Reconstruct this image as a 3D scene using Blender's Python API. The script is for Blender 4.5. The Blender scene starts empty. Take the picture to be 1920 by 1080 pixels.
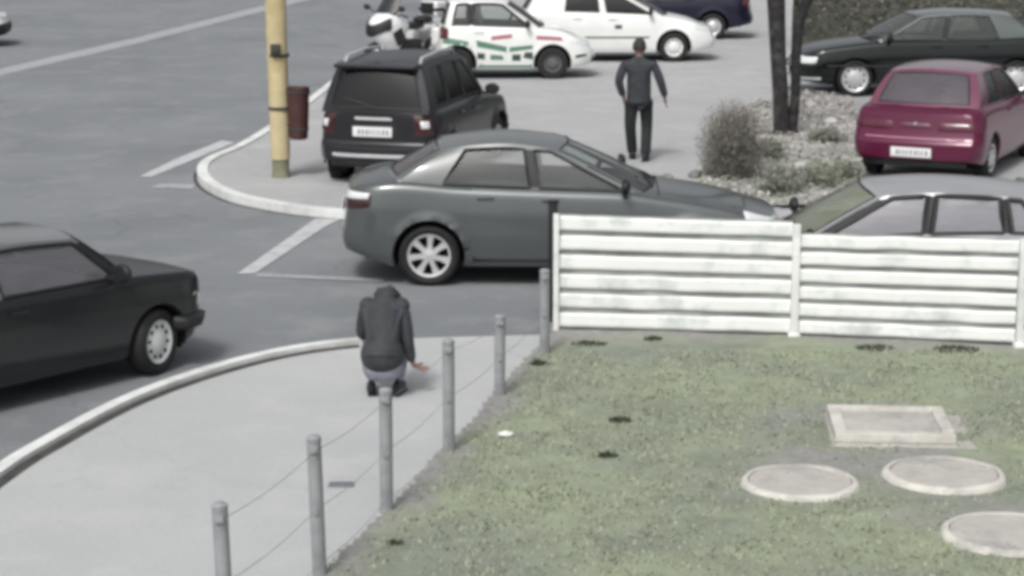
import bpy, bmesh, math, random
import mathutils
from mathutils import Vector, Matrix, noise
R = math.radians
scene = bpy.context.scene
C = scene.collection

# ---------------------------------------------------------------- camera, sky, sun, exposure
F = 4000.0                    # focal length in pixels of the 1920 px wide photograph
PITCH = math.atan(825.0 / F)
CAMH = 4.26
cam = bpy.data.cameras.new("camera")
cam.sensor_width = 36.0
cam.lens = 36.0 * F / 1920.0
cam.clip_end = 2000
camo = bpy.data.objects.new("camera", cam)
C.objects.link(camo)
camo.location = (0, 0, CAMH)
camo.rotation_euler = (R(90) - PITCH, 0, 0)
scene.camera = camo

world = bpy.data.worlds.new("World")
scene.world = world
world.use_nodes = True
wn = world.node_tree
wn.nodes.clear()
sky = wn.nodes.new("ShaderNodeTexSky")
sky.sky_type = 'NISHITA'
sky.sun_disc = False
sky.sun_elevation = R(52)
sky.sun_rotation = R(200)
sky.dust_density = 6
sky.air_density = 1.0
hs = wn.nodes.new("ShaderNodeHueSaturation")
hs.inputs['Saturation'].default_value = 0.22
bg = wn.nodes.new("ShaderNodeBackground")
bg.inputs['Strength'].default_value = 0.118
wo = wn.nodes.new("ShaderNodeOutputWorld")
wn.links.new(sky.outputs[0], hs.inputs['Color'])
wn.links.new(hs.outputs[0], bg.inputs[0])
wn.links.new(bg.outputs[0], wo.inputs[0])
sl = bpy.data.lights.new("sun", 'SUN')
sl.energy = 1.5
sl.angle = R(11)
sl.color = (1.0, 0.97, 0.93)
so = bpy.data.objects.new("sun", sl)
C.objects.link(so)
SUN_AZ = 200                   # compass style, from +Y clockwise
sd = Vector((math.sin(R(SUN_AZ)) * math.cos(R(52)), math.cos(R(SUN_AZ)) * math.cos(R(52)), math.sin(R(52))))
so.rotation_euler = sd.to_track_quat('Z', 'Y').to_euler()
scene.view_settings.view_transform = 'Standard'
scene.view_settings.look = 'None'
scene.view_settings.gamma = 1
scene.view_settings.exposure = 0.05
scene.cycles.filter_width = 4.2      # soft low-resolution surveillance picture
scene.cycles.max_bounces = 8
scene.cycles.transparent_max_bounces = 16

def G(px, py, z=0.0):
    """point of the plane at height z that the photograph shows at pixel px, py"""
    dx, dy, dz = (px - 960) / F, -(py - 540) / F, -1.0
    c, s = math.cos(PITCH), math.sin(PITCH)
    d = Vector((dx, c + dy * s, dy * c - s))
    k = (z - CAMH) / d.z
    return Vector((d.x * k, d.y * k, z))

# ---------------------------------------------------------------- materials
def srgb(r, g, b):
    f = lambda c: (c / 255) / 12.92 if c / 255 <= 0.04045 else ((c / 255 + 0.055) / 1.055) ** 2.4
    return (f(r), f(g), f(b))

def mat(name, col, rough=0.6, metal=0.0, var=0.15, scale=8.0, spec=0.5, coat=0.0, bump=0.0, bscale=60.0, dirt=None, dscale=2.0):
    m = bpy.data.materials.new(name)
    m.use_nodes = True
    t = m.node_tree
    b = t.nodes['Principled BSDF']
    tc = t.nodes.new('ShaderNodeTexCoord')
    n = t.nodes.new('ShaderNodeTexNoise')
    n.inputs['Scale'].default_value = scale
    n.inputs['Detail'].default_value = 6
    t.links.new(tc.outputs['Object'], n.inputs['Vector'])
    r = t.nodes.new('ShaderNodeValToRGB')
    r.color_ramp.elements[0].position = 0.3
    r.color_ramp.elements[1].position = 0.7
    r.color_ramp.elements[0].color = tuple(max(0, c * (1 - var)) for c in col) + (1,)
    r.color_ramp.elements[1].color = tuple(min(1, c * (1 + var)) for c in col) + (1,)
    t.links.new(n.outputs['Fac'], r.inputs['Fac'])
    out = r.outputs['Color']
    if dirt:
        n2 = t.nodes.new('ShaderNodeTexNoise')
        n2.inputs['Scale'].default_value = dscale
        n2.inputs['Detail'].default_value = 8
        n2.inputs['Roughness'].default_value = 0.65
        t.links.new(tc.outputs['Object'], n2.inputs['Vector'])
        r2 = t.nodes.new('ShaderNodeValToRGB')
        r2.color_ramp.elements[0].position = 0.5
        r2.color_ramp.elements[1].position = 0.68
        t.links.new(n2.outputs['Fac'], r2.inputs['Fac'])
        mx = t.nodes.new('ShaderNodeMix')
        mx.data_type = 'RGBA'
        t.links.new(r2.outputs['Color'], mx.inputs[0])
        t.links.new(out, mx.inputs[6])
        mx.inputs[7].default_value = tuple(dirt) + (1,)
        out = mx.outputs[2]
    t.links.new(out, b.inputs['Base Color'])
    b.inputs['Roughness'].default_value = rough
    b.inputs['Metallic'].default_value = metal
    b.inputs['Specular IOR Level'].default_value = spec
    b.inputs['Coat Weight'].default_value = coat
    b.inputs['Coat Roughness'].default_value = 0.05
    if bump:
        n3 = t.nodes.new('ShaderNodeTexNoise')
        n3.inputs['Scale'].default_value = bscale
        n3.inputs['Detail'].default_value = 4
        t.links.new(tc.outputs['Object'], n3.inputs['Vector'])
        bp = t.nodes.new('ShaderNodeBump')
        bp.inputs['Strength'].default_value = bump
        bp.inputs['Distance'].default_value = 0.02
        t.links.new(n3.outputs['Fac'], bp.inputs['Height'])
        t.links.new(bp.outputs['Normal'], b.inputs['Normal'])
    return m

def paving(name, col, patch, patch2, crack=0.5, bigscale=0.35, speck=0.18):
    m = bpy.data.materials.new(name)
    m.use_nodes = True
    t = m.node_tree
    b = t.nodes['Principled BSDF']
    tc = t.nodes.new('ShaderNodeTexCoord')
    def nz(s, d=6, ro=0.6):
        n = t.nodes.new('ShaderNodeTexNoise')
        n.inputs['Scale'].default_value = s
        n.inputs['Detail'].default_value = d
        n.inputs['Roughness'].default_value = ro
        t.links.new(tc.outputs['Object'], n.inputs['Vector'])
        return n.outputs['Fac']
    def ramp(f, p0, p1, c0=(0, 0, 0, 1), c1=(1, 1, 1, 1)):
        r = t.nodes.new('ShaderNodeValToRGB')
        r.color_ramp.elements[0].position = p0
        r.color_ramp.elements[1].position = p1
        r.color_ramp.elements[0].color = c0
        r.color_ramp.elements[1].color = c1
        t.links.new(f, r.inputs['Fac'])
        return r.outputs['Color']
    def mix(f, a, c, mode='MIX'):
        x = t.nodes.new('ShaderNodeMix')
        x.data_type = 'RGBA'
        x.blend_type = mode
        if isinstance(f, float): x.inputs[0].default_value = f
        else: t.links.new(f, x.inputs[0])
        if isinstance(a, tuple): x.inputs[6].default_value = a
        else: t.links.new(a, x.inputs[6])
        if isinstance(c, tuple): x.inputs[7].default_value = c
        else: t.links.new(c, x.inputs[7])
        return x.outputs[2]
    c = ramp(nz(bigscale, 7, 0.55), 0.35, 0.65, tuple(patch) + (1,), tuple(col) + (1,))
    c = mix(ramp(nz(bigscale * 4.3, 8, 0.65), 0.5, 0.75), c, tuple(patch2) + (1,))
    c = mix(1.0, c, ramp(nz(45, 3, 0.8), 0.3, 0.75, (1 - speck,) * 3 + (1,), (1 + 0, 1, 1, 1)), 'MULTIPLY')
    # cracks
    dn = t.nodes.new('ShaderNodeTexNoise'); dn.inputs['Scale'].default_value = 1.5; dn.inputs['Detail'].default_value = 5
    t.links.new(tc.outputs['Object'], dn.inputs['Vector'])
    va = t.nodes.new('ShaderNodeVectorMath'); va.operation = 'MULTIPLY_ADD'
    va.inputs[1].default_value = (0.9, 0.9, 0.9)
    t.links.new(dn.outputs['Color'], va.inputs[0]); t.links.new(tc.outputs['Object'], va.inputs[2])
    vo = t.nodes.new('ShaderNodeTexVoronoi'); vo.feature = 'DISTANCE_TO_EDGE'; vo.inputs['Scale'].default_value = 0.33
    t.links.new(va.outputs[0], vo.inputs['Vector'])
    cr = ramp(vo.outputs['Distance'], 0.002, 0.009, (1 - crack,) * 3 + (1,), (1, 1, 1, 1))
    c = mix(1.0, c, cr, 'MULTIPLY')
    t.links.new(c, b.inputs['Base Color'])
    b.inputs['Roughness'].default_value = 0.9
    b.inputs['Specular IOR Level'].default_value = 0.3
    bp = t.nodes.new('ShaderNodeBump'); bp.inputs['Strength'].default_value = 0.35; bp.inputs['Distance'].default_value = 0.01
    t.links.new(nz(70, 3), bp.inputs['Height']); t.links.new(bp.outputs['Normal'], b.inputs['Normal'])
    return m

def glass(name, tint=(0.45, 0.5, 0.49), refl=1.0, trans=0.75, dark=(0.03, 0.035, 0.035)):
    m = bpy.data.materials.new(name)
    m.use_nodes = True
    t = m.node_tree
    t.nodes.clear()
    o = t.nodes.new('ShaderNodeOutputMaterial')
    tr = t.nodes.new('ShaderNodeBsdfTransparent'); tr.inputs[0].default_value = tint + (1,)
    df = t.nodes.new('ShaderNodeBsdfDiffuse'); df.inputs[0].default_value = dark + (1,)
    n = t.nodes.new('ShaderNodeTexNoise'); n.inputs['Scale'].default_value = 5
    mr = t.nodes.new('ShaderNodeMapRange'); mr.inputs[3].default_value = (1 - trans) * 0.8; mr.inputs[4].default_value = (1 - trans) * 1.2
    t.links.new(n.outputs['Fac'], mr.inputs[0])
    m1 = t.nodes.new('ShaderNodeMixShader')
    t.links.new(mr.outputs[0], m1.inputs[0])
    t.links.new(tr.outputs[0], m1.inputs[1]); t.links.new(df.outputs[0], m1.inputs[2])
    gl = t.nodes.new('ShaderNodeBsdfGlossy'); gl.inputs['Roughness'].default_value = 0.03
    fr = t.nodes.new('ShaderNodeFresnel'); fr.inputs['IOR'].default_value = 1.6 * refl
    m2 = t.nodes.new('ShaderNodeMixShader')
    t.links.new(fr.outputs[0], m2.inputs[0]); t.links.new(m1.outputs[0], m2.inputs[1]); t.links.new(gl.outputs[0], m2.inputs[2])
    t.links.new(m2.outputs[0], o.inputs[0])
    return m

M = {}
M['asphalt'] = paving('asphalt', (0.255, 0.27, 0.288), (0.208, 0.222, 0.236), (0.30, 0.312, 0.318), 0.15, 0.3, .2)
M['lot'] = paving('lot_asphalt', (0.45, 0.455, 0.46), (0.40, 0.405, 0.415), (0.50, 0.51, 0.51), 0.1, 0.3, .12)
M['sidewalk'] = paving('sidewalk', (0.50, 0.515, 0.52), (0.45, 0.463, 0.47), (0.54, 0.545, 0.54), 0.05, 0.4, .15)
M['kerb'] = mat('kerb_stone', (0.72, 0.74, 0.73), 0.85, var=0.10, scale=5, dirt=(0.5, 0.51, 0.49), dscale=1.7, bump=0.3)
M['joint'] = mat('joint_dirt_shade', (0.055, 0.055, 0.05), 0.95, var=0.4, scale=6)
M['line'] = mat('worn_road_paint', (0.50, 0.52, 0.53), 0.8, var=0.1, scale=20, dirt=(0.34, 0.355, 0.365), dscale=5)
M['line_faint'] = mat('faint_road_paint', (0.36, 0.37, 0.39), 0.85, var=0.15, scale=15, dirt=(0.25, 0.26, 0.28), dscale=4)
M['glass'] = glass('car_glass', (0.84, 0.88, 0.87), 1.0, 0.86, (0.3, 0.32, 0.32))
M['glass_dark'] = glass('tinted_glass', (0.22, 0.24, 0.24), 1.0, 0.55, (0.015, 0.016, 0.018))
M['glass_pale'] = glass('pale_rear_glass', (0.6, 0.58, 0.62), 1.1, 0.6, (0.22, 0.2, 0.23))  # milky tint; paints pale glare on the saloon's rear window
M['glass_side_pale'] = glass('pale_side_glass', (0.8, 0.82, 0.84), 1.1, 0.6, (0.5, 0.5, 0.55))  # paler, milkier pane for the silver car's side windows
M['glass_olive'] = glass('tree_reflection_windshield', (0.7, 0.74, 0.66), 1.1, 0.5, (0.34, 0.37, 0.27))  # olive tint paints reflected trees into the windshield
M['trim'] = mat('black_trim', (0.014, 0.015, 0.016), 0.55, var=0.2)
M['seam'] = mat('panel_gap', (0.006, 0.006, 0.006), 0.9)
M['interior'] = mat('interior_plastic', (0.11, 0.115, 0.115), 0.8, var=0.2)
M['seatcloth'] = mat('seat_cloth', (0.12, 0.13, 0.135), 0.9, var=0.25, scale=30)
M['tyre'] = mat('tyre_rubber', (0.016, 0.016, 0.017), 0.8, var=0.3, scale=20)
M['rim'] = mat('rim_silver', (0.62, 0.63, 0.64), 0.35, metal=0.35, var=0.08)
M['rimw'] = mat('rim_white', (0.75, 0.76, 0.75), 0.4, metal=0.0, var=0.06)
M['well'] = mat('wheel_well', (0.006, 0.006, 0.007), 0.95)
M['chrome'] = mat('chrome', (0.75, 0.75, 0.76), 0.15, metal=0.95, var=0.03)
M['lamp'] = mat('lamp_lens', (0.72, 0.75, 0.76), 0.12, var=0.05, coat=0.6)
M['tail'] = mat('tail_lens', (0.10, 0.016, 0.018), 0.15, var=0.15, coat=0.6)
M['tail_pink'] = mat('tail_lens_faded', (0.09, 0.012, 0.03), 0.2, var=0.15, coat=0.5)
M['plate'] = mat('number_plate', (0.78, 0.79, 0.8), 0.5, var=0.04)
M['plate_mark'] = mat('plate_smudge', (0.3, 0.3, 0.32), 0.6, var=0.2)
M['white_fence'] = mat('white_fence_paint', (0.80, 0.82, 0.80), 0.55, var=0.05, scale=3, dirt=(0.52, 0.56, 0.55), dscale=2.4)
M['fence_gap'] = mat('fence_backing', (0.36, 0.385, 0.37), 0.9, var=0.5, scale=2.2)
M['post_grey'] = mat('galvanised_post', (0.28, 0.295, 0.305), 0.65, metal=0.0, var=0.18, scale=9, dirt=(0.33, 0.34, 0.35), dscale=6)
M['wire'] = mat('wire', (0.3, 0.31, 0.32), 0.6, metal=0.3)
M['black_steel'] = mat('black_steel', (0.012, 0.013, 0.015), 0.6)
M['bark'] = mat('bark', (0.022, 0.021, 0.021), 0.9, var=0.5, scale=12, bump=0.8, bscale=25, dirt=(0.07, 0.07, 0.07), dscale=5)
M['concrete'] = mat('concrete', (0.60, 0.585, 0.54), 0.9, var=0.12, scale=7, dirt=(0.40, 0.39, 0.37), dscale=4, bump=0.4)
M['concrete_lid'] = mat('concrete_lid', (0.47, 0.455, 0.42), 0.9, var=0.12, scale=9, dirt=(0.34, 0.33, 0.32), dscale=5, bump=0.4)
M['stone_dark'] = mat('rough_stone', (0.2, 0.2, 0.19), 0.95, var=0.4, scale=5, bump=0.5)

def paint(name, col, rough=0.32, metal=0.0, coat=0.6, var=0.05, dirt=None):
    return mat(name, col, rough, metal, var=var, scale=2.5, coat=coat, dirt=dirt, dscale=3.0)

# ---------------------------------------------------------------- object helpers
def link(name, me, parent=None, m=None):
    o = bpy.data.objects.new(name, me)
    C.objects.link(o)
    if parent is not None: o.parent = parent
    if m is not None and me is not None and hasattr(me, 'materials') and len(me.materials) == 0:
        me.materials.append(m)
    return o

def finish(bm, name, m, parent=None, smooth=True, angle=38, doubles=1e-4):
    if doubles: bmesh.ops.remove_doubles(bm, verts=bm.verts, dist=doubles)
    bmesh.ops.recalc_face_normals(bm, faces=bm.faces)
    for f in bm.faces: f.smooth = smooth
    if smooth:
        for e in bm.edges:
            if len(e.link_faces) == 2 and e.calc_face_angle(0) > R(angle): e.smooth = False
    me = bpy.data.meshes.new(name)
    bm.to_mesh(me); bm.free()
    return link(name, me, parent, m)

def thing(name, label, cat, loc=(0, 0, 0), rz=0.0, group=None):
    o = bpy.data.objects.new(name, None)
    o.empty_display_size = 0.2
    C.objects.link(o)
    o.location = loc
    o.rotation_euler = (0, 0, rz)
    o['label'] = label; o['category'] = cat
    if group: o['group'] = group
    return o

def tag(o, label, cat, group=None):
    o['label'] = label; o['category'] = cat
    if group: o['group'] = group
    return o

def box(bm, c, s, rz=0.0, rx=0.0, ry=0.0, bev=0.0, seg=2):
    mt = Matrix.Translation(c) @ Matrix.Rotation(rz, 4, 'Z') @ Matrix.Rotation(ry, 4, 'Y') @ Matrix.Rotation(rx, 4, 'X') @ Matrix.Diagonal((s[0], s[1], s[2], 1))
    r = bmesh.ops.create_cube(bm, size=1.0, matrix=mt)
    if bev:
        es = list({e for v in r['verts'] for e in v.link_edges})
        bmesh.ops.bevel(bm, geom=es, offset=bev, segments=seg, affect='EDGES', profile=0.6)

def ball(bm, c, s, seg=16, rot=None):
    mt = Matrix.Translation(c) @ (rot.to_4x4() if rot else Matrix.Identity(4)) @ Matrix.Diagonal((s[0], s[1], s[2], 1))
    bmesh.ops.create_uvsphere(bm, u_segments=seg, v_segments=max(6, seg * 2 // 3), radius=1.0, matrix=mt)

def tube(bm, pts, rad, seg=10, cap=True):
    pts = [Vector(p) for p in pts]
    rads = rad if isinstance(rad, (list, tuple)) else [rad] * len(pts)
    rings = []
    up0 = None
    for i, p in enumerate(pts):
        d = (pts[min(i + 1, len(pts) - 1)] - pts[max(i - 1, 0)]).normalized()
        a = up0 if up0 is not None else (Vector((0, 0, 1)) if abs(d.z) < 0.9 else Vector((1, 0, 0)))
        u = d.cross(a).normalized(); w = u.cross(d).normalized(); up0 = w
        rings.append([bm.verts.new(p + (u * math.cos(2 * math.pi * k / seg) + w * math.sin(2 * math.pi * k / seg)) * rads[i]) for k in range(seg)])
    for a, b in zip(rings, rings[1:]):
        for k in range(seg): bm.faces.new((a[k], a[(k + 1) % seg], b[(k + 1) % seg], b[k]))
    if cap:
        bm.faces.new(rings[0]); bm.faces.new(list(reversed(rings[-1])))

def lathe(bm, prof, seg=32, axis='Y', mtx=Matrix.Identity(4)):
    """prof: list of (radius, height along axis)"""
    rings = []
    for r, h in prof:
        ring = []
        for k in range(seg):
            a = 2 * math.pi * k / seg
            p = (r * math.cos(a), h, r * math.sin(a)) if axis == 'Y' else (r * math.cos(a), r * math.sin(a), h)
            ring.append(bm.verts.new(mtx @ Vector(p)))
        rings.append(ring)
    for a, b in zip(rings, rings[1:]):
        for k in range(seg): bm.faces.new((a[k], a[(k + 1) % seg], b[(k + 1) % seg], b[k]))
    return rings

def grid(bm, fn, nu, nv, keep=None):
    """fn(i/nu, j/nv) -> Vector"""
    vs = [[bm.verts.new(fn(i / nu, j / nv)) for j in range(nv + 1)] for i in range(nu + 1)]
    for i in range(nu):
        for j in range(nv):
            if keep is None or keep((i + .5) / nu, (j + .5) / nv):
                bm.faces.new((vs[i][j], vs[i + 1][j], vs[i + 1][j + 1], vs[i][j + 1]))
    return vs

def lerp(a, b, t): return a + (b - a) * t
def interp(pts, x):
    """smooth (monotone-ish Catmull) interpolation through (x, value) points"""
    if x <= pts[0][0]: return pts[0][1]
    if x >= pts[-1][0]: return pts[-1][1]
    for i in range(len(pts) - 1):
        if pts[i][0] <= x <= pts[i + 1][0]:
            x0, y0 = pts[i]; x1, y1 = pts[i + 1]
            def slope(k):
                if k <= 0 or k >= len(pts) - 1: return None
                a = (pts[k][1] - pts[k - 1][1]) / (pts[k][0] - pts[k - 1][0])
                b = (pts[k + 1][1] - pts[k][1]) / (pts[k + 1][0] - pts[k][0])
                return 0 if a * b < 0 else (2 * a * b / (a + b) if a + b else 0)
            d = (y1 - y0) / (x1 - x0)
            m0 = slope(i); m1 = slope(i + 1)
            m0 = d if m0 is None else m0; m1 = d if m1 is None else m1
            t = (x - x0) / (x1 - x0); h = x1 - x0
            return (2*t**3-3*t**2+1)*y0 + (t**3-2*t**2+t)*h*m0 + (-2*t**3+3*t**2)*y1 + (t**3-t**2)*h*m1
    return pts[-1][1]

# ---------------------------------------------------------------- ground, roads, pavements
def sheet(name, pts, z, m, kind='structure', thick=0.0):
    bm = bmesh.new()
    vs = [bm.verts.new((p.x, p.y, z)) for p in pts]
    f = bm.faces.new(vs)
    bmesh.ops.triangulate(bm, faces=[f])
    bmesh.ops.recalc_face_normals(bm, faces=bm.faces)
    for f in bm.faces:
        if f.normal.z < 0: f.normal_flip()
    me = bpy.data.meshes.new(name); bm.to_mesh(me); bm.free()
    o = link(name, me, None, m)
    if kind: o['kind'] = kind
    return o

def smooth_line(pts, n=8):
    out = []
    P = [pts[0]] + list(pts) + [pts[-1]]
    for i in range(1, len(P) - 2):
        for k in range(n):
            t = k / n
            a, b, c, d = P[i-1], P[i], P[i+1], P[i+2]
            out.append(0.5 * ((2*b) + (c-a)*t + (2*a-5*b+4*c-d)*t*t + (3*b-a-3*c+d)*t**3))
    out.append(pts[-1])
    return out

def strip(bm, line, w0, w1, z0, z1):
    """box-section strip beside a ground polyline, between side offsets w0..w1 and heights z0..z1"""
    prev = None
    for i, p in enumerate(line):
        d = (line[min(i+1, len(line)-1)] - line[max(i-1, 0)]); d.z = 0; d.normalize()
        n = Vector((-d.y, d.x, 0))
        a, b = p + n * w0, p + n * w1
        sec = [bm.verts.new((a.x, a.y, z0)), bm.verts.new((a.x, a.y, z1)), bm.verts.new((b.x, b.y, z1)), bm.verts.new((b.x, b.y, z0))]
        if prev:
            for k in range(3): bm.faces.new((prev[k], sec[k], sec[k+1], prev[k+1]))
        else: bm.faces.new(sec)
        prev = sec
    bm.faces.new(prev)

g = sheet('ground', [Vector((-400, -60, 0)), Vector((400, -60, 0)), Vector((400, 700, 0)), Vector((-400, 700, 0))], -0.004, M['asphalt'])
# paler parking lot / service area beyond the side road
edge = smooth_line([G(x, y) for x, y in ((1000, -60), (840, 20), (700, 110), (600, 190), (520, 248), (460, 285), (408, 308), (390, 328), (402, 352), (450, 376), (520, 392), (580, 401), (640, 407), (740, 414), (900, 424))], 6)
lot = edge + [G(1300, 446), G(1700, 470), G(2300, 500), Vector((80, 22, 0)), Vector((80, 120, 0)), Vector((6, 120, 0))]
o = sheet('pavement', lot, 0.08, M['lot'])
bm = bmesh.new()
kerb_line = edge
strip(bm, kerb_line, -0.14, 0.0, -0.02, 0.105)
o = finish(bm, 'kerb', M['kerb'], smooth=False); o['kind'] = 'structure'
bm = bmesh.new()
strip(bm, kerb_line[14:], -0.19, -0.145, -0.003, 0.002)
o = finish(bm, 'gutter', M['joint'], smooth=False); o['kind'] = 'structure'
bm = bmesh.new()
strip(bm, [G(900, 424), G(1300, 446), G(1700, 470), G(2300, 500)], -0.14, 0.0, -0.02, 0.105)
o = finish(bm, 'kerb', M['kerb'], smooth=False); o['kind'] = 'structure'
# near footpath
kl = smooth_line([G(x, y) for x, y in ((-260, 1110), (0, 912), (100, 848), (250, 768), (400, 712), (540, 676), (670, 658), (800, 650), (950, 646), (1060, 643))], 8)
side = [Vector((p.x, p.y, 0)) for p in kl] + [G(1120, 660), G(1080, 760), G(900, 900), G(700, 1150), Vector((-1.2, 9, 0)), Vector((-1.2, 4, 0)), Vector((-9, 4, 0))]
o = sheet('sidewalk', side, 0.05, M['sidewalk'])
bm = bmesh.new(); strip(bm, kl[:51], 0.0, 0.11, -0.02, 0.095)
o = finish(bm, 'kerb', M['kerb'], smooth=False); o['kind'] = 'structure'
bm = bmesh.new(); strip(bm, kl[:49], -0.085, -0.001, 0.04, 0.056)  # dark strip paints the shaded gap and its dirt line behind the kerb
o = finish(bm, 'kerb_gap_shade', M['joint'], smooth=False); o['kind'] = 'structure'
bm = bmesh.new(); strip(bm, kl[50:], -0.0, 0.12, -0.02, 0.052)
o = finish(bm, 'kerb', M['sidewalk'], smooth=False); o['kind'] = 'structure'

# painted markings (worn)
def mark(pts, m, z=0.004):
    return sheet('road_marking', [G(x, y) for x, y in pts], z, m)
mark(((-60, 156), (250, 84), (500, 20), (640, -16), (640, -26), (500, 9), (250, 72), (-60, 143)), M['line_faint'])
mark(((262, 331), (284, 332), (350, 305), (440, 268), (415, 264), (335, 296)), M['line'])
mark(((365, 321), (405, 322), (493, 282), (480, 274)), M['line_faint'])
mark(((280, 352), (362, 355), (365, 346), (300, 345)), M['line_faint'])
mark(((445, 514), (478, 513), (612, 424), (636, 412), (592, 410)), M['line'])
mark(((480, 519), (720, 529), (720, 523), (482, 513)), M['line_faint'])
mark(((690, 108), (850, 72), (848, 66), (690, 100)), M['line_faint'])

# ---------------------------------------------------------------- lawn with soil edges and grass blades
lawn_px = [(600, 1100), (650, 1050), (690, 1010), (738, 962), (790, 905), (838, 852), (890, 800), (930, 750), (975, 700), (1022, 655), (1040, 628), (1250, 632), (1487, 640), (1920, 658), (2300, 674)]
LP = [G(x, y) for x, y in lawn_px] + [Vector((7, 8, 0)), Vector((-1.6, 8, 0))]
def inside(x, y, poly=LP):
    c = False; n = len(poly)
    for i in range(n):
        a, b = poly[i], poly[(i + 1) % n]
        if (a.y > y) != (b.y > y) and x < (b.x - a.x) * (y - a.y) / (b.y - a.y) + a.x: c = not c
    return c
def segdist(x, y, a, b):
    dx, dy = b.x - a.x, b.y - a.y
    t = max(0, min(1, ((x - a.x) * dx + (y - a.y) * dy) / (dx * dx + dy * dy)))
    return math.hypot(x - a.x - t * dx, y - a.y - t * dy)
SLABS = [G(1668, 806), G(1500, 900), G(1770, 884), G(1893, 996)]
def soil(x, y):
    n1 = noise.fractal(Vector((x * 1.3, y * 1.3, 3)), 1.0, 2.0, 4)
    n2 = noise.fractal(Vector((x * 5, y * 5, 7)), 1.0, 2.0, 3)
    d1 = min(segdist(x, y, LP[i], LP[i + 1]) for i in range(0, 10))
    d2 = min(segdist(x, y, LP[i], LP[i + 1]) for i in range(10, 14))
    d3 = min((Vector((x, y, 0)) - s).length for s in SLABS)
    d1a = 0.28 if y > 12.6 else 0.16
    s = max(1 - d1 / d1a - .05, 1.1 - d2 / 0.5, (0.9 - d3 / 0.85))
    return max(0, min(1, s * 1.1 + n1 * 0.95 + n2 * 0.35))
def lawnz(x, y):
    return 0.078 + 0.018 * noise.noise(Vector((x * 1.1, y * 1.1, 0))) + 0.006 * noise.noise(Vector((x * 6, y * 6, 2)))
bm = bmesh.new()
lay = bm.verts.layers.float.new('soil')
x0, x1, y0, y1, st = -1.7, 6.4, 9.6, 18.6, 0.036
nx, ny = int((x1 - x0) / st), int((y1 - y0) / st)
vv = {}
rnd = random.Random(4)
def gv(i, j):
    if (i, j) not in vv:
        x, y = x0 + i * st + rnd.uniform(-.012, .012), y0 + j * st + rnd.uniform(-.012, .012)
        v = bm.verts.new((x, y, lawnz(x, y))); v[lay] = soil(x, y); vv[(i, j)] = v
    return vv[(i, j)]
for i in range(nx):
    for j in range(ny):
        x, y = x0 + (i + .5) * st, y0 + (j + .5) * st
        if inside(x + 0.03 * noise.noise(Vector((x * 9, y * 9, 1))), y + 0.03 * noise.noise(Vector((x * 9, y * 9, 5)))):
            bm.faces.new((gv(i, j), gv(i + 1, j), gv(i + 1, j + 1), gv(i, j + 1)))
for f in bm.faces: f.smooth = True
me = bpy.data.meshes.new('lawn'); bm.to_mesh(me); bm.free()
ml = bpy.data.materials.new('lawn_soil'); ml.use_nodes = True
t = ml.node_tree; b = t.nodes['Principled BSDF']; b.inputs['Roughness'].default_value = 0.95; b.inputs['Specular IOR Level'].default_value = 0.2
at = t.nodes.new('ShaderNodeAttribute'); at.attribute_name = 'soil'
tc = t.nodes.new('ShaderNodeTexCoord')
def nramp(scale, det, p0, c0, p1, c1, rough=0.6):
    n = t.nodes.new('ShaderNodeTexNoise'); n.inputs['Scale'].default_value = scale; n.inputs['Detail'].default_value = det; n.inputs['Roughness'].default_value = rough
    t.links.new(tc.outputs['Object'], n.inputs['Vector'])
    r = t.nodes.new('ShaderNodeValToRGB'); r.color_ramp.elements[0].position = p0; r.color_ramp.elements[1].position = p1
    r.color_ramp.elements[0].color = c0 + (1,); r.color_ramp.elements[1].color = c1 + (1,)
    t.links.new(n.outputs['Fac'], r.inputs['Fac']); return r.outputs[0]
ga = nramp(0.7, 8, 0.38, (0.235, 0.26, 0.218), 0.62, (0.31, 0.348, 0.245))
gb = nramp(5, 7, 0.36, (0.80, 0.80, 0.79), 0.62, (1, 1, 1))
sa = nramp(14, 7, 0.35, (0.22, 0.22, 0.21), 0.7, (0.34, 0.335, 0.325))
mx1 = t.nodes.new('ShaderNodeMix'); mx1.data_type = 'RGBA'; mx1.blend_type = 'MULTIPLY'; mx1.inputs[0].default_value = 1
t.links.new(ga, mx1.inputs[6]); t.links.new(gb, mx1.inputs[7])
mx2 = t.nodes.new('ShaderNodeMix'); mx2.data_type = 'RGBA'
t.links.new(at.outputs['Fac'], mx2.inputs[0]); t.links.new(mx1.outputs[2], mx2.inputs[6]); t.links.new(sa, mx2.inputs[7])
t.links.new(mx2.outputs[2], b.inputs['Base Color'])
lawn = link('lawn', me, None, ml); lawn['kind'] = 'structure'

def blades(name, spots, mats, hrange=(0.010, 0.028), w=0.008, seed=1):
    rr = random.Random(seed)
    bm = bmesh.new()
    for (x, y, z, sc) in spots:
        a = rr.uniform(0, 2 * math.pi); h = rr.uniform(*hrange) * sc; ln = rr.uniform(0.1, 0.9) * h
        d = Vector((math.cos(a), math.sin(a), 0)); e = Vector((-d.y, d.x, 0)) * w * rr.uniform(.7, 1.6)
        p = Vector((x, y, z - 0.004))
        v = [bm.verts.new(p - e), bm.verts.new(p + e), bm.verts.new(p + d * ln * .35 + e * .7 + Vector((0, 0, h * .6))), bm.verts.new(p + d * ln * .35 - e * .7 + Vector((0, 0, h * .6))), bm.verts.new(p + d * ln + Vector((0, 0, h)))]
        k = rr.randrange(len(mats))
        f1 = bm.faces.new(v[:4]); f2 = bm.faces.new((v[3], v[2], v[4]))
        f1.material_index = k; f2.material_index = k
    me = bpy.data.meshes.new(name); bm.to_mesh(me); bm.free()
    for m_ in mats: me.materials.append(m_)
    return link(name, me)
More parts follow.
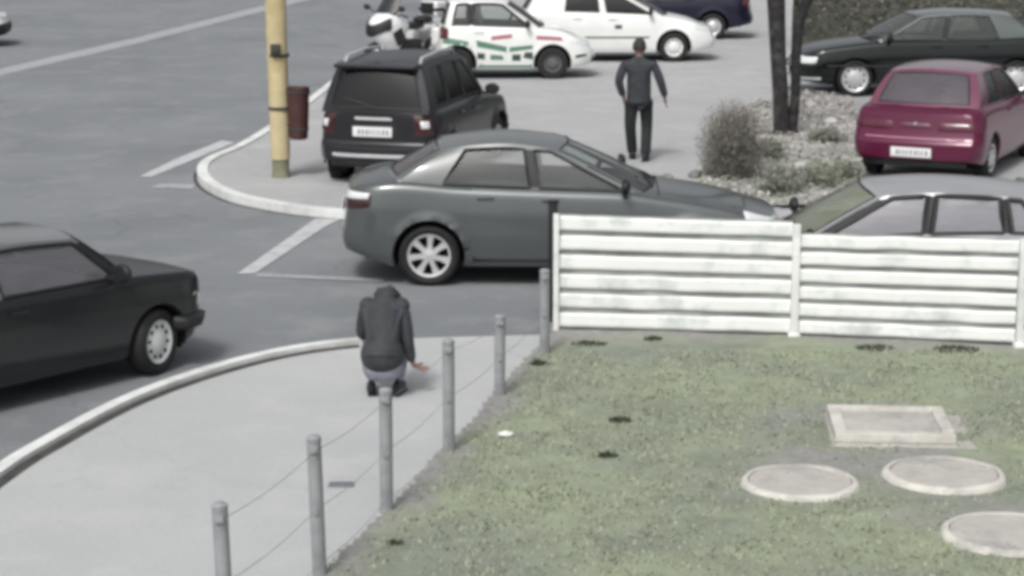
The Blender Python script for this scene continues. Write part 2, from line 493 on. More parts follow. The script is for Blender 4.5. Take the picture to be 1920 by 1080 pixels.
gm = [mat('grass_a', (0.31, 0.35, 0.25), 0.8, var=0.06), mat('grass_b', (0.32, 0.36, 0.26), 0.8, var=0.06), mat('grass_c', (0.34, 0.355, 0.275), 0.8, var=0.06), mat('grass_d', (0.295, 0.33, 0.24), 0.8, var=0.1)]
rnd = random.Random(11); spots = []
while len(spots) < 20000:
    x, y = rnd.uniform(x0, x1), rnd.uniform(10.2, 17.6)
    if abs(x) > y * 0.27 or not inside(x, y): continue
    if any((Vector((x, y, 0)) - s).length < 0.35 for s in SLABS): continue
    s = soil(x, y)
    dn = 0.55 + 0.6 * noise.noise(Vector((x * 2.5, y * 2.5, 9)))
    if rnd.random() < (1 - s) * dn + 0.03: spots.append((x, y, lawnz(x, y), 0.75 + 0.6 * max(0, dn)))
gr = blades('grass', spots, gm); gr['kind'] = 'stuff'; gr['label'] = 'short pale green lawn grass in front of the white fence'

# dark weed tufts and litter on the lawn
def tuft(px, py, n, r, hr, label, seed):
    p = G(px, py, 0.05); rr = random.Random(seed); sp = []
    for _ in range(n):
        a, q = rr.uniform(0, 6.28), r * math.sqrt(rr.random())
        sp.append((q * math.cos(a), q * math.sin(a) * .7, 0, 1 - .5 * q / r))
    o = blades('weed_tuft', sp, [M['weed1'], M['weed2']], hr, 0.006, seed)
    o.location = (p.x, p.y, lawnz(p.x, p.y)); tag(o, label, 'weed', 'dark weed tufts on the lawn')
M['weed1'] = mat('weed_dark', (0.05, 0.062, 0.04), 0.85, var=0.3)
M['weed2'] = mat('weed_mid', (0.085, 0.10, 0.06), 0.85, var=0.3)
tuft(1162, 797, 170, 0.085, (0.03, 0.07), 'upper of the two dark weed tufts left of the concrete slabs', 21)
tuft(1140, 864, 130, 0.07, (0.03, 0.06), 'lower of the two dark weed tufts left of the concrete slabs', 22)
tuft(1010, 690, 150, 0.08, (0.03, 0.08), 'dark weed tuft at the footpath edge just left below the white fence corner', 23)
tuft(1225, 645, 120, 0.08, (0.02, 0.06), 'dark weed tuft under the left panel of the white fence', 24)
tuft(740, 1028, 80, 0.06, (0.02, 0.05), 'dark weed tuft at the bottom of the lawn near the footpath edge', 25)
tuft(1105, 652, 200, 0.16, (0.02, 0.05), 'dark weed tuft at the left foot of the white fence', 26)
tuft(1640, 660, 220, 0.18, (0.02, 0.05), 'dark weed tuft under the middle of the right fence panel', 27)
tuft(1790, 664, 240, 0.2, (0.02, 0.06), 'dark weed tuft under the right end of the right fence panel', 28)
bm = bmesh.new()
def crump(i, j):
    a = i * 2 * math.pi; q = j
    return Vector((0.05 * q * math.cos(a) * (1 + .25 * math.sin(3 * a)), 0.04 * q * math.sin(a) * (1 + .3 * math.cos(5 * a)), 0.012 + 0.022 * (1 - q * q) + 0.006 * math.sin(7 * a * q)))
grid(bm, crump, 18, 5)
o = finish(bm, 'paper_litter', mat('paper', (0.85, 0.86, 0.84), 0.8, var=0.03)); p = G(948, 824, 0.05); o.location = (p.x, p.y, lawnz(p.x, p.y) + .01)
tag(o, 'small crumpled white scrap of paper lying on the lawn near the footpath', 'litter')

# ---------------------------------------------------------------- concrete covers on the lawn
def round_cover(px, py, r, label, tilt=0.0, soilm=None):
    p = G(px, py, 0.11)
    t_ = thing('manhole_cover', label, 'manhole cover', (p.x, p.y, 0.062), random.Random(px).uniform(0, 6), 'round concrete manhole covers on the lawn')
    bm = bmesh.new()
    prof = [(r * 1.04, 0.0), (r * 1.02, 0.035), (r * .98, 0.05), (r * .91, 0.052), (r * .90, 0.035)]
    rings = lathe(bm, prof, 40, 'Z')
    for ring in rings[:4]:
        for k, v in enumerate(ring):
            q = 1 + 0.025 * noise.noise(Vector((v.co.x * 7, v.co.y * 7, px))); v.co.x *= q; v.co.y *= q
            v.co.z += 0.007 * noise.noise(Vector((v.co.x * 5, v.co.y * 5, px + 3)))
    finish(bm, 'concrete_ring', M['concrete'], t_, angle=50)
    bm = bmesh.new()
    lathe(bm, [(r * .89, 0.02), (r * .885, 0.04), (r * .5, 0.044), (r * .001, 0.045)], 40, 'Z')
    box(bm, (r * .62, 0.02, 0.045), (0.09, 0.035, 0.012), 0.4, bev=0.004)
    finish(bm, 'lid', M['concrete_lid'], t_, angle=50)
    return t_
round_cover(1500, 900, 0.385, 'round concrete manhole cover in the grass, leftmost of the three round ones')
round_cover(1770, 885, 0.405, 'round concrete manhole cover right below the square slab with a bright rim')
round_cover(1893, 996, 0.41, 'round concrete manhole cover cut off by the lower right edge of the view')
p = G(1668, 800, 0.1)
t_ = thing('concrete_slab', 'square concrete slab cover with raised pale rim on a dark base in the lawn', 'concrete slab', (p.x, p.y, 0.042), R(-4))
def quadframe(bm, w, d, t, z0, z1, sk=0.0):
    for (cx, cy, sx, sy) in ((0, d/2 - t/2, w, t), (0, -d/2 + t/2, w, t), (-w/2 + t/2, 0, t, d - 2*t - .004), (w/2 - t/2, 0, t, d - 2*t - .004)):
        box(bm, (cx, cy, (z0 + z1) / 2), (sx, sy, z1 - z0), bev=0.012)
bm = bmesh.new(); quadframe(bm, 0.86, 0.82, 0.09, 0.045, 0.115); finish(bm, 'rim', M['concrete'], t_)
bm = bmesh.new(); box(bm, (0, 0, 0.065), (0.69, 0.65, 0.05), bev=0.008); finish(bm, 'lid', M['concrete_lid'], t_)
bm = bmesh.new(); box(bm, (0.06, -0.02, 0.0), (1.02, 0.93, 0.085), bev=0.02); finish(bm, 'base', M['concrete_lid'], t_)

# ---------------------------------------------------------------- white fence
fa, fb, fc, fd = G(1042, 622, 0.05), G(1487, 634, 0.05), G(1908, 652, 0.05), G(2320, 668, 0.05)
fence = thing('white_fence', 'white painted horizontal board fence between the lawn and the parked cars', 'fence', fb)
def fpanel(a, b, hl, hr, nb, seed, first=None):
    a, b = Vector(a) - fb, Vector(b) - fb
    d = (b - a); L = d.length; d.normalize(); n = Vector((d.y, -d.x, 0))
    if n.y > 0: n = -n
    rr = random.Random(seed)
    g0 = 0.03
    fr = link('fence_panel', bpy.data.meshes.new('e'), fence)
    bm = bmesh.new()
    tops = [1.0] + ([first] if first else [])
    k = (1.0 - 0) / nb
    ys = [0.0]
    for i in range(nb): ys.append((i + 1) / nb)
    for i in range(nb):
        f0, f1 = ys[i], ys[i + 1]
        gap = 0.044
        M_ = 26
        wob = rr.uniform(0, 50)
        def fn(u, v):
            zz = g0 + lerp(hl, hr, u) * lerp(f0 + gap * .5, f1 - gap * .5, v)
            w = 0.008 * noise.noise(Vector((u * 6 + wob, i, 0)))
            prof = 0.012 * min(1, v * 8, (1 - v) * 8) + 0.008 * (1 - v)
            q = a + d * (0.03 + u * (L - 0.06)) + n * (0.012 + prof)
            return Vector((q.x, q.y, zz + w))
        grid(bm, fn, M_, 12)
    me = finish(bm, 'tmp', M['white_fence'], smooth=True, angle=60, doubles=0)
    fr.data = me.data; bpy.data.objects.remove(me)
    bm = bmesh.new()
    def fn2(u, v):
        q = a + d * (0.03 + u * (L - 0.06)) + n * 0.004
        return Vector((q.x, q.y, g0 + 0.01 + lerp(hl, hr, u) * v * .985))
    grid(bm, fn2, 4, 2)
    finish(bm, 'backing_sheet', M['fence_gap'], fr, smooth=False)
fpanel(fa, fb, 1.04, 1.02, 6, 1)
fpanel(fb, fc, 0.915, 0.93, 6, 2)
fpanel(fc, fd, 0.93, 0.93, 6, 3)
def fpost(p, h, w=0.06, m=None, base=True, top=0):
    q = Vector(p) - fb
    bm = bmesh.new()
    box(bm, (q.x, q.y - 0.045, h / 2 - 0.01), (w, 0.06, h + .02), bev=0.006)
    o = finish(bm, 'post', m or M['white_fence'], fence)
    if base:
        bm = bmesh.new(); box(bm, (q.x, q.y - 0.05, 0.02), (w * 1.6, 0.1, 0.07), bev=0.01); finish(bm, 'post_foot', M['white_fence'], o)
    return o
fpost(fa, 1.07, 0.05, base=False)
fpost(fb, 1.02, 0.065)
fpost(fc, 0.96, 0.06)
fpost(fd, 0.96, 0.06)
p = G(1036, 600, 0.0)
bm = bmesh.new(); box(bm, (0, 0, 0.55), (0.085, 0.05, 1.10), bev=0.006); box(bm, (0, 0, 0.01), (0.16, 0.14, 0.03), bev=0.004)
box(bm, (0, 0, 1.107), (0.1, 0.065, 0.02), bev=0.004)
o = finish(bm, 'steel_post', M['black_steel']); o.location = (p.x, p.y, 0); tag(o, 'black steel post at the left end of the white fence', 'post')

# ---------------------------------------------------------------- wire fence with grey posts
wf_base = [(428, 1240), (600, 1085), (725, 962), (842, 850), (937, 748), (1021, 668)]
wf_top = [(413, 942), (583, 822), (724, 726), (843, 636), (934, 604), (1019, 500)]
wf = thing('wire_fence', 'low wire fence on six slim grey posts along the footpath edge', 'fence', G(725, 962, 0.05))
o0 = Vector(wf.location)
heights = [0.86, 0.86, 0.82, 0.82, 0.66, 0.74]
bm = bmesh.new()
lathe(bm, [(0.0, 0.0), (0.042, 0.0), (0.042, 0.84), (0.044, 0.841), (0.044, 0.862), (0.03, 0.874), (0.0, 0.876)], 14, 'Z')
box(bm, (0.0, -0.045, 0.80), (0.05, 0.03, 0.04), bev=0.006)
box(bm, (0.0, -0.045, 0.42), (0.03, 0.02, 0.03), bev=0.004)
post0 = finish(bm, 'post', M['post_grey'], wf)
tops = []
for i, (bp, h) in enumerate(zip(wf_base, heights)):
    p = G(bp[0], bp[1], 0.05) - o0
    if i == 0: q = post0
    else:
        q = post0.copy(); C.objects.link(q); q.parent = wf
    q.location = p; q.scale = (1, 1, h / 0.86); q.rotation_euler = (0, R([-1.5, -1.4, 0.2, 0, 0.3, 0][i]), 0)
    tops.append(p + Vector((0, -.045, 0)))
for hh in (0.93, 0.52, 0.12):
    bm = bmesh.new()
    for i in range(5):
        a = tops[i] + Vector((0, 0, heights[i] * hh)); b = tops[i + 1] + Vector((0, 0, heights[i + 1] * hh))
        pts = [a.lerp(b, k / 8) - Vector((0, 0, 0.03 * math.sin(math.pi * k / 8))) for k in range(9)]
        tube(bm, pts, 0.0022, 5)
    finish(bm, 'wire', M['wire'], wf)

# dark stain / drain slot on the footpath
p = G(640, 910, 0.05)
bm = bmesh.new(); box(bm, (0, 0, 0.0), (0.17, 0.1, 0.012), bev=0.003)
for k in range(5): box(bm, (-0.06 + k * .03, 0, 0.008), (0.008, 0.08, 0.006))
o = finish(bm, 'drain_grate', mat('worn_iron', (0.17, 0.17, 0.2), 0.7, var=0.2)); o.location = (p.x, p.y, 0.055); tag(o, 'small grey drain grate set in the footpath behind the grey posts', 'drain grate')

# ---------------------------------------------------------------- cars
# local frame: x forward (0 = rear axle), y left, z up
class Car:
    def __init__(s, name, label, cat, spec, wheel_px, which, heading, group, zc=0.0):
        s.q = spec
        s.wb, s.hw_, s.rt = spec['wb'], spec['hw'], spec['rt']
        s.XR, s.XF = spec['XR'], spec['XF']
        wx = 0.0 if which[0] == 'r' else s.wb
        wy = -s.hw_ + .05 if which[1] == 'R' else s.hw_ - .05
        P = G(wheel_px[0], wheel_px[1], zc)
        a = R(heading)
        ox = P.x - (wx * math.cos(a) - wy * math.sin(a)); oy = P.y - (wx * math.sin(a) + wy * math.cos(a))
        s.root = thing(name, label, cat, (ox, oy, zc), a, group)
        s.bodym = spec['paint']
        s.build()
    # --- analytic body surface
    def plan(s, xc):
        d = min(xc - s.XR, s.XF - xc); a = s.q.get('corner', 0.2); rc = s.q.get('rc', 0.42)
        dd = max(0, min(1, d / rc))
        long = s.q.get('taper', 0.05) * max(0, (xc - s.wb * .75) / (s.XF - s.wb * .75)) ** 1.5
        return 1 - a * (1 - dd) ** 2.6 - long
    def zb(s, x):
        e = s.q.get('zlow', 0.2)
        d = min(x - s.XR, s.XF - x)
        return e + max(0, (1 - d / 0.45)) * (s.q.get('rend', .1) if x < 0 else 0.06)
    def top(s, x): return interp(s.q['top'], x)
    def prof(s, v):          # section half-width factor, v 0..1 bottom to shoulder
        return interp(s.q.get('sec', [(0, .93), (.12, .975), (.4, 1.0), (.62, .995), (.85, .965), (.95, .94), (1.0, .895)]), v)
    def flare(s, x, z):
        f = s.q.get('flare', 0.0)
        if not f: return 0
        o = 0
        for wx in (0, s.wb):
            d = math.hypot(x - wx, z - s.rt) - s.q['arch']
            if 0 <= d < .075: o = max(o, f * (1 - (d / .075) ** 2))
        return o
    def ht(s, xc, v):
        return lerp(s.zb(xc), s.top(xc), v)
    def side(s, xc, z, sg, off=0.0):
        v = (z - s.zb(xc)) / (s.top(xc) - s.zb(xc)); v = max(0, min(1, v))
        h = s.hw_ * s.prof(v) * s.plan(xc) + off + s.flare(xc, z)
        return Vector((s.xx(xc, z), sg * h, z))
    def xx(s, xc, z):
        wF = max(0, (xc - (s.XF - .55)) / .55); wR = max(0, ((s.XR + .55) - xc) / .55)
        return xc + interp(s.q['nose'], z) * wF ** 1.3 - interp(s.q['tailp'], z) * wR ** 1.3
    def end(s, y_, z, front, off=0.0):   # y_ in -1..1 across
        xc = s.XF if front else s.XR
        p = s.side(xc, z, 1)
        b = s.q.get('bulge', 0.07)
        sgn = 1 if front else -1
        return Vector((p.x + sgn * (b * (1 - abs(y_) ** 2.3) + off), p.y * y_, z))
    def deck(s, xc, y_, off=0.0):
        z = s.top(xc)
        p = s.side(xc, z, 1)
        cr = s.q.get('crown', 0.05)
        front = xc > s.wb * .5
        b = s.q.get('bulge', .07) * (1 - abs(y_) ** 2.3)
        wF = max(0, 1 - (s.XF - xc) / .3); wR = max(0, 1 - (xc - s.XR) / .3)
        k = min(1, min(xc - s.XR, s.XF - xc) / .25) * .75 + .25
        return Vector((p.x + b * (wF - wR), p.y * y_, z + cr * k * (1 - abs(y_) ** 3) + off))
    def part(s, fn, nu, nv, name, m, parent=None, thick=None, angle=38):
        bm = bmesh.new(); grid(bm, fn, nu, nv)
        return finish(bm, name, m, parent or s.root, angle=angle)
    def spatch(s, xc0, xc1, z0, z1, sg, name, m, off=0.006, nu=8, nv=4, parent=None, slant=0.0):
        fn = lambda u, v: s.side(lerp(xc0, xc1, u) + slant * (v - .5), lerp(z0, z1, v), sg, off * (1 if 0.001 < u < .999 and .001 < v < .999 else -0.5))
        return s.part(fn, nu, nv, name, m, parent)
    def epatch(s, y0, y1, z0, z1, front, name, m, off=0.01, nu=8, nv=3, parent=None):
        fn = lambda u, v: s.end(lerp(y0, y1, u), lerp(z0, z1, v), front, off * (1 if 0.001 < u < .999 and .001 < v < .999 else -0.5))
        return s.part(fn, nu, nv, name, m, parent)
    def wrap(s, front, sg, y0, xlen, z0, z1, name, m, off=0.012, parent=None, zs=None):
        """lamp that starts on the end face at fraction y0 and wraps xlen along the side"""
        zs0, zs1 = zs or (z0, z1)
        def fn(u, v):
            o = off * (1 if .02 < u < .98 and .02 < v < .98 else -.4)
            if u <= .5:
                t = u / .5
                return s.end(sg * lerp(y0, 1, t), lerp(z0, z1, v), front, o)
            t = (u - .5) / .5
            xc = (s.XF - xlen * t) if front else (s.XR + xlen * t)
            return s.side(xc, lerp(lerp(z0, zs0, t), lerp(z1, zs1, t), v), sg, o)
        return s.part(fn, 14, 5, name, m, parent, angle=70)
    def build(s):
        q = s.q; root = s.root
        ra = q['arch']; nV = 26
        # columns
        n = int((s.XF - s.XR) / 0.045)
        cols = [s.XR + (s.XF - s.XR) * (0.5 - 0.5 * math.cos(math.pi * lerp(0.0, 1.0, i / n))) * .35 + (s.XF - s.XR) * (i / n) * .65 for i in range(n + 1)]
        doors = q.get('doors', [])
        for (a, b_, zz) in doors:
            for e in (a, b_):
                k = min(range(len(cols)), key=lambda i: abs(cols[i] - e)); cols[k] = e
        cab0, cab1 = q['cabin']
        body = bmesh.new(); inter = bmesh.new(); doorbm = {}
        for sg in (1, -1):
            vs = []
            for xc in cols:
                row = []
                for j in range(nV + 1):
                    z = s.ht(xc, j / nV)
                    row.append(s.side(xc, z, sg))
                vs.append(row)
            # wheel arches: snap
            hole = set()
            for i in range(len(cols) - 1):
                for j in range(nV):
                    c = (vs[i][j] + vs[i+1][j] + vs[i+1][j+1] + vs[i][j+1]) / 4
                    for wx in (0, s.wb):
                        if math.hypot(c.x - wx, c.z - s.rt) < ra: hole.add((i, j))
            touched = {}
            for (i, j) in hole:
                for (a, b_) in ((i, j), (i+1, j), (i+1, j+1), (i, j+1)):
                    nb = [(a-1, b_-1), (a, b_-1), (a-1, b_), (a, b_)]
                    if any((p not in hole) and 0 <= p[0] < len(cols)-1 and 0 <= p[1] < nV for p in nb): touched[(a, b_)] = 1
            for (a, b_) in touched:
                v = vs[a][b_]
                wx = 0 if abs(v.x) < abs(v.x - s.wb) else s.wb
                dx, dz = v.x - wx, v.z - s.rt; L = math.hypot(dx, dz)
                if b_ == 0: nxv, nz = wx + math.copysign(math.sqrt(max(0, ra*ra - (v.z - s.rt)**2)), dx), v.z
                else: nxv, nz = wx + dx / L * ra, s.rt + dz / L * ra
                h = abs(s.side(nxv, max(nz, s.zb(nxv)), sg).y)
                vs[a][b_] = Vector((nxv, sg * (h + q.get('flare', 0) * .4), nz))
            cache = {}
            for i in range(len(cols) - 1):
                for j in range(nV):
                    if (i, j) in hole: continue
                    tgt = body
                    c = (vs[i][j] + vs[i+1][j+1]) / 2
                    for k, (a, b_, zz) in enumerate(doors):
                        if a <= (cols[i] + cols[i+1]) / 2 <= b_ and c.z > zz: tgt = doorbm.setdefault((sg, k), bmesh.new())
                    key = id(tgt)
                    def V(a, b_):
                        if (key, a, b_) not in cache: cache[(key, a, b_)] = tgt.verts.new(vs[a][b_])
                        return cache[(key, a, b_)]
                    tgt.faces.new((V(i, j), V(i+1, j), V(i+1, j+1), V(i, j+1)))
            # arch lip and well
            for wx in (0, s.wb):
                K = 22; A0 = math.asin(max(-1, min(1, (s.zb(wx) - s.rt) / ra)))
                prev = None
                for k in range(K + 1):
                    a = lerp(A0, math.pi - A0, k / K)
                    x_, z_ = wx + ra * math.cos(a), s.rt + ra * math.sin(a)
                    h = abs(s.side(x_, z_, sg).y) + q.get('flare', 0) * .4
                    p = [body.verts.new((x_, sg * h, z_)), body.verts.new((wx + (ra - .012) * math.cos(a), sg * (h - .025), s.rt + (ra - .012) * math.sin(a)))]
                    if prev: body.faces.new((prev[0], p[0], p[1], prev[1]))
                    prev = p
        # deck (bonnet, boot) and cabin floor
        for i in range(len(cols) - 1):
            xm = (cols[i] + cols[i+1]) / 2
            inn = cab0 < xm < cab1
            Y = [-1, -.985, -.95, -.88, -.7, -.45, -.2, .0, .2, .45, .7, .88, .95, .985, 1]
            for a, b_ in zip(Y, Y[1:]):
                tgt = inter if (inn and abs((a + b_) / 2) < .93) else body
                off = -0.03 if tgt is inter else 0
                P = [tgt.verts.new(s.deck(cols[i], a, off)), tgt.verts.new(s.deck(cols[i+1], a, off)), tgt.verts.new(s.deck(cols[i+1], b_, off)), tgt.verts.new(s.deck(cols[i], b_, off))]
                tgt.faces.new(P)
        # ends
        for front in (True, False):
            xc = s.XF if front else s.XR
            Y = [-1, -.985, -.95, -.88, -.7, -.45, -.2, .0, .2, .45, .7, .88, .95, .985, 1]
            for j in range(nV):
                z0, z1 = s.ht(xc, j / nV), s.ht(xc, (j + 1) / nV)
                for a, b_ in zip(Y, Y[1:]):
                    def E(y_, z, jj):
                        p = s.end(y_, z, front)
                        if jj == nV: p = s.deck(xc, y_)
                        return body.verts.new(p)
                    body.faces.new((E(a, z0, j), E(b_, z0, j), E(b_, z1, j + 1), E(a, z1, j + 1)))
        # underside
        ub = bmesh.new()
        box(ub, ((s.XR + s.XF) / 2, 0, s.q.get('zlow', .2) + .07), (s.XF - s.XR - .35, s.hw_ * 1.2, .1))
        box(ub, (s.wb / 2, 0, s.q.get('zlow', .2) + .05), (s.wb - 2 * ra - .1, s.hw_ * 1.84, .06))
        finish(ub, 'underbody', M['well'], root, smooth=False)
        for wx in (0, s.wb):
            for sg in (1, -1):
                prev = None; wb_ = bmesh.new()
                rin = ra - .013
                for k in range(21):
                    a = lerp(-.35, math.pi + .35, k / 20)
                    x_, z_ = wx + rin * math.cos(a), s.rt + rin * math.sin(a)
                    hh = abs(s.side(wx, min(z_, s.top(x_)), sg).y)
                    p = [wb_.verts.new((x_, sg * (hh - .03), z_)), wb_.verts.new((x_, sg * (s.hw_ - .34), z_)), wb_.verts.new((wx, sg * (s.hw_ - .34), s.rt))]
                    if prev:
                        wb_.faces.new((prev[0], p[0], p[1], prev[1])); wb_.faces.new((prev[1], p[1], p[2]))
                    prev = p
                finish(wb_, 'wheel_arch_liner', M['well'], root, smooth=False)
        s.body = finish(body, 'body', s.bodym, root, angle=40, doubles=2e-4)
        finish(inter, 'cabin_interior', M['interior'], root)
        for (sg, k), dbm in doorbm.items():
            d = finish(dbm, 'door', s.bodym, root)
            a, b_, zz = doors[k]
            # handle
            hx = a + .14; hz = s.top(hx) - q.get('handle_dz', .1)
            bm = bmesh.new()
            p = s.side(hx, hz, sg)
            box(bm, (p.x, p.y + sg * .012, p.z), (.17, .03, .028), bev=.009)
            finish(bm, 'door_handle', q.get('handlem', s.bodym), d)
            for e in (a, b_):
                s.spatch(e - .006, e + .006, max(zz, s.zb(e) + .01), s.top(e) - .02, sg, 'door_seam', M['seam'], .003, 1, 14, d)
            s.spatch(a, b_, zz - .006, zz + .006, sg, 'door_seam', M['seam'], .003, 14, 1, d)
        # deck seams
        for xs in q.get('deckseams', []):
            s.part(lambda u, v, xs=xs: s.deck(xs + (v - .5) * .012, lerp(-.9, .9, u), .003), 16, 1, 'panel_seam', M['seam'])
        s.greenhouse()
        s.wheels()
    def greenhouse(s):
        q = s.q; root = s.root
        wbf, wrf = q.get('wbase', .87) * s.hw_, q['wroof'] * s.hw_
        ring = q['ring']                      # [(xb, xr, kind)] front -> rear; kind of the strip that starts here
        zr = lambda x: interp(q['roof'], x)
        vb0, vb1 = q.get('v0', .06), q.get('v1', .9)
        bul = q.get('gbulge', .035)
        def base(x, y_):                        # y_ -1..1 fraction of base width
            d = s.deck(x, y_ * wbf / (s.hw_ * .9), -.012); return Vector((d.x, y_ * wbf, d.z))
        def sp(xb, xr, v, sg, off=0.0):
            b = base(xb, 1.0); r = Vector((xr, wrf, zr(xr)))
            p = b.lerp(r, v); p.y += bul * 4 * v * (1 - v) * .5 + off
            return Vector((p.x, sg * p.y, p.z))
        frame = bmesh.new()
        fb0 = q.get('fbulge', .16); rb0 = q.get('rbulge', .10); crown = q.get('rcrown', .05)
        for sg in (1, -1):
            for i in range(len(ring) - 1):
                (xb0, xr0, kind), (xb1, xr1, _) = ring[i], ring[i + 1]
                fn = lambda u, v: sp(lerp(xb0, xb1, u), lerp(xr0, xr1, u), v, sg)
                nu = max(2, int(abs(xb1 - xb0) / .06))
                if kind == 'w':
                    for (va, vc) in ((0, vb0), (vb1, 1)):
                        grid(frame, lambda u, v: fn(u, lerp(va, vc, v)), nu, 2)
                    bm = bmesh.new()
                    grid(bm, lambda u, v: fn(u, lerp(vb0, vb1, v)) - Vector((0, sg * .008, 0)), nu, 8)
                    win = finish(bm, 'side_window', q.get('sglass', M['glass']), root)
                    # rubber trim
                    tb = bmesh.new()
                    tw = q.get('trimw', .02)
                    loop = [fn(0, vb0), fn(1, vb0), fn(1, (vb0 + vb1) / 2), fn(1, vb1)] + [fn(1 - k / 6, vb1) for k in range(1, 6)] + [fn(0, vb1), fn(0, (vb0 + vb1) / 2), fn(0, vb0)]
                    tube(tb, loop, tw * .5, 6)
                    finish(tb, 'window_seal', M['trim'], win)
                else:
                    m_ = kind
                    if kind == 'b':   # black pillar
                        bm = bmesh.new(); grid(bm, lambda u, v: fn(u, lerp(vb0, vb1, v)), nu, 8)
                        finish(bm, 'pillar', M['trim'], root)
                        for (va, vc) in ((0, vb0), (vb1, 1)):
                            grid(frame, lambda u, v: fn(u, lerp(va, vc, v)), nu, 2)
                    else: grid(frame, fn, nu, 10)
        # front and rear screens
        for front in (True, False):
            xb, xr, _ = ring[0] if front else ring[-1]
            sb, sr = (fb0, .10) if front else (-rb0, -.06)
            def fn(u, v, off=0.0):
                y_ = lerp(-1, 1, u)
                bx = xb + sb * (1 - y_ * y_)
                b = base(bx, y_); b.x = base(xb, 1).x + sb * (1 - y_ * y_) + 0
                r = Vector((xr + sr * (1 - y_ * y_), wrf * y_, zr(xr) + crown * (1 - abs(y_) ** 2.4)))
                p = b.lerp(r, v)
                k = 4 * v * (1 - v)
                edge_ = bul * .5 * k
                p.y += edge_ * y_; p.z += .012 * k; p.x += (1 if front else -1) * (.02 * k)*(1-abs(y_)**4) + (1 if front else -1) * off
                return p
            u0, u1 = (.05, .95) if front else q.get('ru', (.07, .93))
            w0, w1 = (.04, .93) if front else q.get('rv', (.12, .9))
            for (ua, ub_, va, vb_) in ((0, u0, 0, 1), (u1, 1, 0, 1), (u0, u1, 0, w0), (u0, u1, w1, 1)):
                grid(frame, lambda u, v: fn(lerp(ua, ub_, u), lerp(va, vb_, v)), 3 if ub_ - ua < .2 else 14, 3 if vb_ - va < .3 else 8)
            bm = bmesh.new(); grid(bm, lambda u, v: fn(lerp(u0, u1, u), lerp(w0, w1, v), -.006), 14, 8)
            nm = 'windshield' if front else 'rear_window'
            gl = finish(bm, nm, q.get('fglass', M['glass']) if front else q.get('rglass', M['glass']), root)
            tb = bmesh.new()
            loop = [fn(lerp(u0, u1, k / 10), w0) for k in range(11)] + [fn(u1, lerp(w0, w1, k / 5)) for k in range(1, 6)] + [fn(lerp(u1, u0, k / 10), w1) for k in range(1, 11)] + [fn(u0, lerp(w1, w0, k / 5)) for k in range(1, 6)]
            tube(tb, loop, .011, 6); finish(tb, 'window_seal', M['trim'], gl)
            if not front: s.rear_fn = fn
            else: s.front_fn = fn
            # wipers
            if front or q.get('rwiper'):
                wb2 = bmesh.new()
                if front:
                    for uu in (.22, .62): tube(wb2, [fn(uu, .03, .015), fn(uu + .12, .1, .02), fn(uu + .3, .17, .016)], .009, 6)
                else: tube(wb2, [fn(.5, .1, .02), fn(.62, .2, .02), fn(.8, .28, .016)], .01, 6)
                finish(wb2, 'wiper', M['trim'], root)
        xf, xrr = ring[0][1], ring[-1][1]
        def rf(u, v):
            y_ = lerp(-1, 1, v); c = 1 - y_ * y_
            x_ = lerp(xrr - .06 * c, xf + .10 * c, u)
            xe = lerp(xrr, xf, u)
            e = max(0, 1 - abs(y_))
            return Vector((x_, wrf * y_, zr(xe) + crown * (1 - abs(y_) ** 2.4)))
        grid(frame, rf, 26, 18)
        s.roof_fn = rf
        gh = finish(frame, 'roof', q.get('roof_sheen', s.bodym), root, angle=42, doubles=8e-4)
        s.sp = sp
        # interior: seats, steering wheel
        for (sx, kind) in q.get('seats', []):
            for sy in ((-.36, .36) if kind == 'f' else (-.34, .34)):
                bm = bmesh.new()
                zt = s.top(sx)
                box(bm, (sx, sy, zt + .0), (.12, .44, .4), ry=R(-12), bev=.05, seg=3)
                box(bm, (sx - .05, sy, zt + .26), (.09, .26, .17), ry=R(-8), bev=.035, seg=3)
                box(bm, (sx - .03, sy, zt + .17), (.03, .12, .12))
                finish(bm, 'seat', M['seatcloth'], root)
        if q.get('wheel_x'):
            bm = bmesh.new(); xw = q['wheel_x']; zt = s.top(xw) + .02
            pts = [Vector((xw + .18 * math.sin(a) * .4, .36 + .18 * math.cos(a), zt + .18 * math.sin(a) * .9)) for a in [2 * math.pi * k / 16 for k in range(17)]]
            tube(bm, pts, .014, 6, cap=False); box(bm, (xw, .36, zt), (.03, .3, .03))
            finish(bm, 'steering_wheel', M['trim'], root)
        # mirrors
        mx = q.get('mirror_x')
        if mx:
            for sg in (1, -1):
                b = base(mx, 1.0)
                bm = bmesh.new()
                ball(bm, (b.x, sg * (b.y + .16), b.z + .09), (.055, .105, .075), 16)
                box(bm, (b.x, sg * (b.y + .04), b.z + .035), (.06, .14, .035), bev=.01)
                for v in bm.verts:
                    if v.co.x < b.x - .03: v.co.x = b.x - .03
                finish(bm, 'side_mirror', q.get('mirrorm', M['trim']), root)
